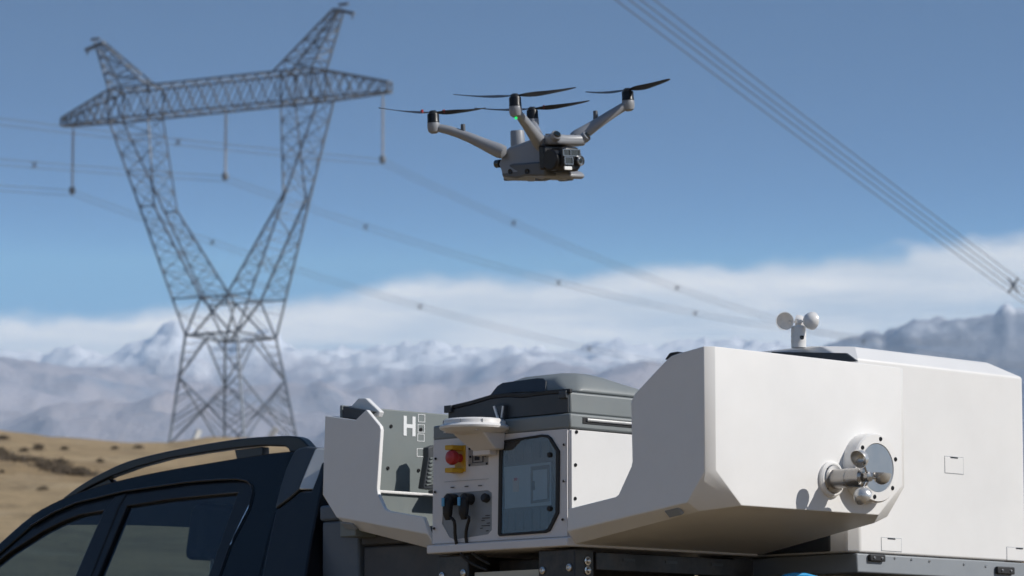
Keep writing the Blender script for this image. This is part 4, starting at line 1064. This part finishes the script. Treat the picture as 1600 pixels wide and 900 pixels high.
# rain gauge: raised ring, polished bowl, six bolts
g = TR.onX(1371, 731, LX + 0.046)
rg = MB().lathe((LX, g.y, g.z), (1, 0, 0), [(0.102, 0), (0.101, 0.040), (0.097, 0.046), (0.072, 0.047), (0.070, 0.044), (0.066, 0.034)], 56).build('rain_gauge', 'white_plastic', dock, smooth=30)
MB().lathe((LX, g.y, g.z), (1, 0, 0), [(0.070, 0.0455), (0.06, 0.034), (0.04, 0.024), (0.015, 0.018), (0.006, 0.018), (0.005, 0.016), (0, 0.016)], 48).build('gauge_bowl', 'mirror_bowl', rg, smooth=60)
for k in range(6):
    q = R(20 + 60 * k)
    screw((LX + 0.046, g.y + math.cos(q) * 0.086, g.z + math.sin(q) * 0.086), (1, 0, 0), 0.0065, rg)

# ================================================================== CLOSED DOCKING STATION
d2 = thing('docking_station', 'closed white drone docking station behind the open one, with a wind sensor on top', 'drone dock', TR, (-0.04, 1.36, 1.41), 'drone docks on the truck bed')
X0, X1, Y0, Y1 = -0.38, 0.30, 0.905, 1.765
def oct_(z_, ins, c):
    return ring(z_, X0 + ins, X1 - ins, Y0 + min(ins, 0.02), Y1 - ins, c)
rings = [oct_(1.486, 0.0, 0.03), oct_(1.62, 0.0, 0.03), oct_(2.072, 0.0, 0.03), oct_(2.118, 0.062, 0.07), oct_(2.124, 0.14, 0.05)]
vs = sum(rings, []); n_ = len(rings)
fs = [(i * 8 + k, i * 8 + (k + 1) % 8, (i + 1) * 8 + (k + 1) % 8, (i + 1) * 8 + k) for i in range(n_ - 1) for k in range(8)] + [tuple(range(8)), tuple((n_ - 1) * 8 + k for k in range(8))]
sh = MB().add(vs, fs).build('shell', 'white_shell', d2, bevel=0.006, seg=3, smooth=15)
pn = [TR.onX(*p, X1 + 0.002) for p in ((1398, 566), (1574, 576), (1590, 592))]
# side band, latches and flaps
bd = MB().box((X0 + 0.02, Y0 + 0.02, 1.425), (X1 - 0.004, Y1 - 0.02, 1.484)).build('base_band', 'recess_grey', d2, bevel=0.005)
for pa, pb in (((1357, 866), (1381, 878)), ((1556, 885), (1583, 898))):
    a_, b_ = TR.onX(*pa, X1), TR.onX(*pb, X1)
    lt = MB().box((X1 - 0.003, a_.y, b_.z), (X1 + 0.008, b_.y, a_.z)).build('latch', 'black_rubber', d2, bevel=0.003)
    for f_ in (0.25, 0.75): screw((X1 + 0.008, a_.y + (b_.y - a_.y) * f_, (a_.z + b_.z) / 2), (1, 0, 0), 0.004, lt, 'steel')
for px_ in (1398, 1424, 1452, 1506, 1540):
    p = TR.onX(px_, 872 + (px_ - 1398) * 0.09, X1 - 0.004); screw((X1 - 0.004, p.y, p.z), (1, 0, 0), 0.004, bd, 'steel')
for pa, pb in (((1476, 713), (1505, 741)), ((1377, 840), (1408, 862)), ((1573, 855), (1612, 883))):
    a_, b_ = TR.onX(*pa, X1), TR.onX(*pb, X1)
    zt_, zb2 = a_.z, max(b_.z, 1.489)
    e_ = 0.0014
    slab([(X1 - 0.0002, a_.y - e_, zt_ + e_), (X1 - 0.0002, b_.y + e_, zt_ + e_), (X1 - 0.0002, b_.y + e_, zb2 - e_), (X1 - 0.0002, a_.y - e_, zb2 - e_)],
         [[(X1 - 0.0002, a_.y, zt_), (X1 - 0.0002, b_.y, zt_), (X1 - 0.0002, b_.y, zb2), (X1 - 0.0002, a_.y, zb2)]], (0.0009, 0, 0), 'flap_gap', 'recess_grey', d2)
    fl = MB().box((X1 - 0.001, a_.y, zb2), (X1 + 0.0012, b_.y, zt_)).build('access_flap', 'white_shell', d2, bevel=0.0008)
    ym = (a_.y + b_.y) / 2
    MB().box((X1 + 0.001, ym - 0.018, zt_ - 0.004), (X1 + 0.0018, ym + 0.018, zt_)).build('finger_notch', 'screw_dark', fl)
# dark strip window below the roof on the shaded side, dark skirt recess
MB().prism([TR.onY(*q_, Y0 - 0.003) for q_ in ((1205, 549.5), (1321, 551.5), (1338, 564), (1205, 575))], (0, 0.012, 0)).build('strip_window', 'dark_plastic', d2, bevel=0.002)
MB().box((X0 + 0.05, Y0 - 0.004, 1.49), (X1 - 0.09, Y0 + 0.01, 1.60)).build('side_recess', 'dark_plastic', d2, bevel=0.01)
p = TR.onZ(1248, 543, 2.119)
wind_sensor(d2, (p.x, p.y, 2.118), (0, 0, 1), 0.023, 0.062, 0.046, 0.028, 2.0, 'white_plastic', 'white_plastic', 0.0)
vd = (TR.l(CAM) - Vector((p.x, p.y, 2.15))); vd.z = 0; vd.normalize(); vd = (vd + Vector((0.35, 0.35, 0))).normalized()
MB().lathe(Vector((p.x, p.y, 2.148)) + vd * 0.021, vd, [(0.007, 0), (0.007, 0.003), (0.004, 0.0035), (0.003, 0.002)], 16).build('sensor_eye', 'black_rubber', d2)

# ================================================================== DRONE
nU = Vector((-0.05, -0.085, 1)).normalized()
hF = Vector((0.707, -0.707, 0)); hF = (hF - nU * hF.dot(nU)).normalized()
DR = Frame(at(828, 235, 8.05), hF, nU.cross(hF), nU)      # X nose, Y port, Z up
drone = thing('drone', 'grey quadcopter drone with a camera gimbal hovering in the blue sky', 'drone', DR, (0, 0, 0))
def D(px_, py_, dep): return DR.l(at(px_, py_, dep))
def DS(px_, py_, c): return DR.onY(px_, py_, c)           # on the starboard side plane
def DF(px_, py_, c): return DR.onX(px_, py_, c)
SY = -0.052
side = [DS(*p, SY) for p in [(783, 279), (782, 258), (779, 240), (786, 229), (800, 224), (826, 213), (848, 216), (853, 225), (853, 262), (852, 278), (845, 281), (835, 279), (820, 278), (806, 282), (790, 282)]]
_bm = MB().prism(side, (0, -2 * SY, 0))
_zt = max(v.z for v in _bm.v)
_bm.v = [Vector((v.x, v.y * (1 - 0.45 * max(0, (v.z - _zt + 0.05) / 0.05)), v.z)) for v in _bm.v]
body = _bm.build('body', 'drone_grey', drone, bevel=0.010, seg=3)
MB().prism([DS(*p, SY - 0.002) for p in [(784, 276), (783, 262), (800, 256), (853, 252), (852, 275), (820, 275), (806, 279)]], (0, -2 * SY + 0.004, 0)).build('battery_bay', 'drone_dark', drone, bevel=0.004)
for px_ in (798, 824):
    MB().lathe(DS(px_, 268, SY - 0.002), (0, -1, 0), [(0.006, 0), (0.006, 0.003), (0.003, 0.002)], 12).build('bay_lock', 'motor_black', drone)
rv = DS(777, 256, SY + 0.02)
for k in (0, 1): MB().lathe((rv.x, SY + 0.02 + k * 0.06, rv.z), (-1, 0, 0), [(0.0095, -0.01), (0.0095, 0.003), (0.007, 0.005), (0.004, 0.002)], 18).build('rear_sensor', 'lens_glass', drone)
# underside feet
for px0, px1 in ((786, 808), (835, 852)):
    a_, b_ = DS(px0, 280, SY + 0.005), DS(px1, 281, SY + 0.005)
    for k in (0, 1):
        MB().box((a_.x, SY + 0.005 + k * 0.075, a_.z - 0.004), (b_.x, SY + 0.025 + k * 0.075, a_.z + 0.012)).build('landing_foot', 'drone_dark', drone, bevel=0.003)
fx = DS(853, 240, SY).x
cz = DS(853, 240, SY).z
ch = MB().prism([(fx - 0.01, 0, cz - 0.052), (fx + 0.036, 0, cz - 0.060), (fx + 0.044, 0, cz - 0.052), (fx + 0.032, 0, cz - 0.042), (fx - 0.01, 0, cz - 0.034)], (0, 0.05, 0)); ch.v = [v + Vector((0, -0.02, 0)) for v in ch.v]
ch.build('chin', 'drone_grey', drone, bevel=0.006, seg=3)
# head with two forward eyes
hx1 = fx + 0.03
hz1 = DF(890, 218, hx1).z
hd = [(fx - 0.05, -0.046, hz1 - 0.012), (hx1 - 0.012, -0.062, hz1 - 0.012), (hx1 + 0.006, -0.045, hz1 - 0.012), (hx1 - 0.004, 0.0, hz1 - 0.012), (hx1 + 0.006, 0.045, hz1 - 0.012), (hx1 - 0.012, 0.062, hz1 - 0.012), (fx - 0.05, 0.046, hz1 - 0.012)]
head = MB().prism(hd, (0, 0, 0.024)).build('head', 'drone_grey', drone, bevel=0.009, seg=4)
for s_ in (-1, 1):
    MB().lathe((hx1 - 0.004, s_ * 0.047, hz1 + 0.004), (0.8, s_ * 0.25, 0.55), [(0.012, 0), (0.012, 0.010), (0.010, 0.012), (0.0085, 0.0105)], 20).build('eye_socket', 'drone_grey', head)
    MB().lathe((hx1 + 0.005, s_ * 0.0495, hz1 + 0.0105), (0.8, s_ * 0.25, 0.55), [(0.0088, 0), (0.007, 0.003), (0, 0.004)], 20).build('eye_lens', 'lens_glass', head)
    MB().lathe((hx1 - 0.03, s_ * 0.040, hz1 + 0.010), (0.1, 0, 1), [(0.008, 0), (0.008, 0.005), (0.006, 0.004)], 16).build('top_sensor', 'lens_glass', head)
# camera gimbal under the head
gx, gz = fx + 0.028, DF(892, 249, fx + 0.055).z
gy = DF(888, 249, fx + 0.05).y
gm = MB().prism([(gx - 0.020, gy + a_, gz + b_) for a_, b_ in ((-0.030, -0.014), (-0.018, -0.027), (0.020, -0.027), (0.034, -0.012), (0.034, 0.014), (0.022, 0.028), (-0.018, 0.028), (-0.030, 0.016))], (0.054, 0, 0)).build('camera_gimbal', 'motor_black', drone, bevel=0.006, seg=4)
fxx = gx + 0.0345
for k, (yy, zz_, ww, hh) in enumerate(((-0.019, 0.014, 0.012, 0.008), (0.008, 0.014, 0.017, 0.008), (-0.014, -0.004, 0.014, 0.009))):
    mb = MB()
    slab([(fxx, gy + yy - ww, gz + zz_ - hh), (fxx, gy + yy + ww, gz + zz_ - hh), (fxx, gy + yy + ww, gz + zz_ + hh), (fxx, gy + yy - ww, gz + zz_ + hh)],
         [[(fxx, gy + yy - ww * 0.82, gz + zz_ - hh * 0.75), (fxx, gy + yy + ww * 0.82, gz + zz_ - hh * 0.75), (fxx, gy + yy + ww * 0.82, gz + zz_ + hh * 0.75), (fxx, gy + yy - ww * 0.82, gz + zz_ + hh * 0.75)]], (0.003, 0, 0), 'lens_frame', 'lens_trim', gm)
    MB().box((fxx, gy + yy - ww * 0.8, gz + zz_ - hh * 0.72), (fxx + 0.0015, gy + yy + ww * 0.8, gz + zz_ + hh * 0.72)).build('lens', 'lens_glass', gm)
MB().lathe((fxx, gy + 0.020, gz - 0.004), (1, 0, 0), [(0.0115, 0), (0.0115, 0.008), (0.010, 0.009), (0.009, 0.006)], 24).build('lens_barrel', 'lens_trim', gm)
MB().lathe((fxx + 0.004, gy + 0.020, gz - 0.004), (1, 0, 0), [(0.009, 0), (0.006, 0.002), (0, 0.003)], 24).build('round_lens', 'lens_glass', gm)
MB().box((fxx - 0.001, gy - 0.028, gz - 0.025), (fxx + 0.002, gy - 0.004, gz - 0.017)).build('lamp_window', 'print_white', gm, bevel=0.001)
MB().lathe((gx + 0.004, gy - 0.030, gz), (0, -1, 0), [(0.024, -0.004), (0.024, 0.010), (0.021, 0.013), (0.010, 0.013)], 28).build('gimbal_motor', 'motor_black', gm)
MB().prism([(gx - 0.032, gy - 0.040, gz - 0.02), (gx - 0.012, gy - 0.042, gz - 0.02), (gx - 0.012, gy - 0.040, gz + 0.035), (gx - 0.032, gy - 0.040, gz + 0.035)], (0, 0.078, 0)).build('gimbal_yoke', 'motor_black', gm, bevel=0.004)
# antenna drum on the back
ad = DR.onY(809, 222, 0.0)
MB().lathe((ad.x, 0.0, ad.z - 0.012), (0, 0, 1), [(0.017, 0), (0.016, 0.036), (0.0145, 0.0385), (0, 0.039)], 28).build('antenna_drum', 'drone_grey', drone)
# arms, motors, propellers
arms = [('rear', (677, 187, 8.06), [(792, 240, 8.03), (770, 232, 8.04), (735, 215, 8.05), (700, 202, 8.06), (678, 199, 8.06)], (722, 212), 1.28, False),
        ('front', (981, 152, 8.04), [(892, 220, 8.02), (912, 208, 8.02), (945, 185, 8.03), (972, 168, 8.04), (981, 164, 8.04)], (929, 191), -0.05, False),
        ('near', (805, 161, 7.83), [(850, 232, 7.97), (838, 215, 7.93), (820, 190, 7.87), (807, 174, 7.83)], None, 0.70, True),
        ('far', (832, 181, 8.27), [(842, 226, 8.10), (838, 212, 8.18), (834, 198, 8.25), (832, 193, 8.27)], None, 0.62, False)]
for nm, mp_, path, fin, spin, led in arms:
    pts = [D(*p) for p in path]
    c = D(*mp_)
    rad = [0.021, 0.0155, 0.0115, 0.0105, 0.0105][:len(pts)]
    arm_ = MB().tube(pts, rad, 14).build('arm', 'drone_grey', drone, sub=1)
    MB().lathe(c - Vector((0, 0, 0.032)), (0, 0, 1), [(0.006, 0), (0.0125, 0.004), (0.0145, 0.012), (0.0145, 0.023), (0.0135, 0.025)], 28).build('motor_mount', 'drone_grey', arm_)
    MB().lathe(c - Vector((0, 0, 0.0068)), (0, 0, 1), [(0.0142, 0), (0.0142, 0.002), (0.0136, 0.003), (0.0136, 0.018), (0.0125, 0.0205), (0, 0.021)], 28).build('motor', 'motor_black', arm_)
    pr = MB().lathe(c + Vector((0, 0, 0.0143)), (0, 0, 1), [(0.010, 0), (0.010, 0.004), (0.006, 0.007), (0, 0.0075)], 18).build('propeller', 'prop_carbon', drone)
    for s_ in (0, math.pi):
        a_ = spin + s_
        d_ = Vector((math.cos(a_), math.sin(a_), 0)); t_ = Vector((-d_.y, d_.x, 0))
        vs, fs = [], []
        L_ = 0.137; nst = 14
        for k in range(nst):
            f_ = k / (nst - 1); rr_ = 0.006 + (L_ - 0.006) * f_
            ch_ = 0.006 + 0.024 * math.sin(min(1, f_ * 2.6) * math.pi / 2) * (1 - 0.62 * f_ ** 1.5) * (1 if f_ < 0.9 else max(0.3, 1 - (f_ - 0.9) * 7))
            tw_ = R(24 - 17 * f_)
            ct = c + Vector((0, 0, 0.017 + 0.010 * f_ ** 2)) + d_ * rr_ - t_ * (0.003 * math.sin(f_ * 3))
            for (u_, th_) in ((-0.45, 0), (-0.1, 0.0012), (0.55, 0), (-0.1, -0.0008)):
                vs.append(ct + t_ * (u_ * ch_ * math.cos(tw_)) + Vector((0, 0, -u_ * ch_ * math.sin(tw_) + th_)))
        for k in range(nst - 1):
            for j in range(4): fs.append((k * 4 + j, k * 4 + (j + 1) % 4, (k + 1) * 4 + (j + 1) % 4, (k + 1) * 4 + j))
        fs += [(0, 1, 2, 3), tuple((nst - 1) * 4 + j for j in range(4))]
        bl = MB().add(vs, fs).build('blade', 'prop_carbon', pr, smooth=60)
        if nm in ('rear', 'far'):
            e0 = c + Vector((0, 0, 0.0195)) + d_ * 0.026
            MB().bar(e0, e0 + d_ * 0.004, 0.007).build('blade_mark', 'prop_red', pr)
    if fin:
        dep = 8.05 if nm == 'rear' else 8.03
        q = D(fin[0], fin[1], dep)
        MB().prism([q + Vector((-0.006, 0, -0.006)), q + Vector((0.006, 0, -0.006)), q + Vector((0.005, 0, 0.027)), q + Vector((-0.004, 0, 0.027))], (0, 0.008, 0)).build('antenna_fin', 'drone_dark', arm_, bevel=0.002)
    if led:
        q = c - Vector((0, 0, 0.034)); v_ = (DR.l(CAM) - c); v_.z = 0; v_.normalize()
        MB().lathe(q + v_ * 0.006, (v_.x, v_.y, -0.8), [(0.0032, 0), (0.003, 0.0015), (0, 0.0022)], 16).build('green_light', 'led_green', arm_)
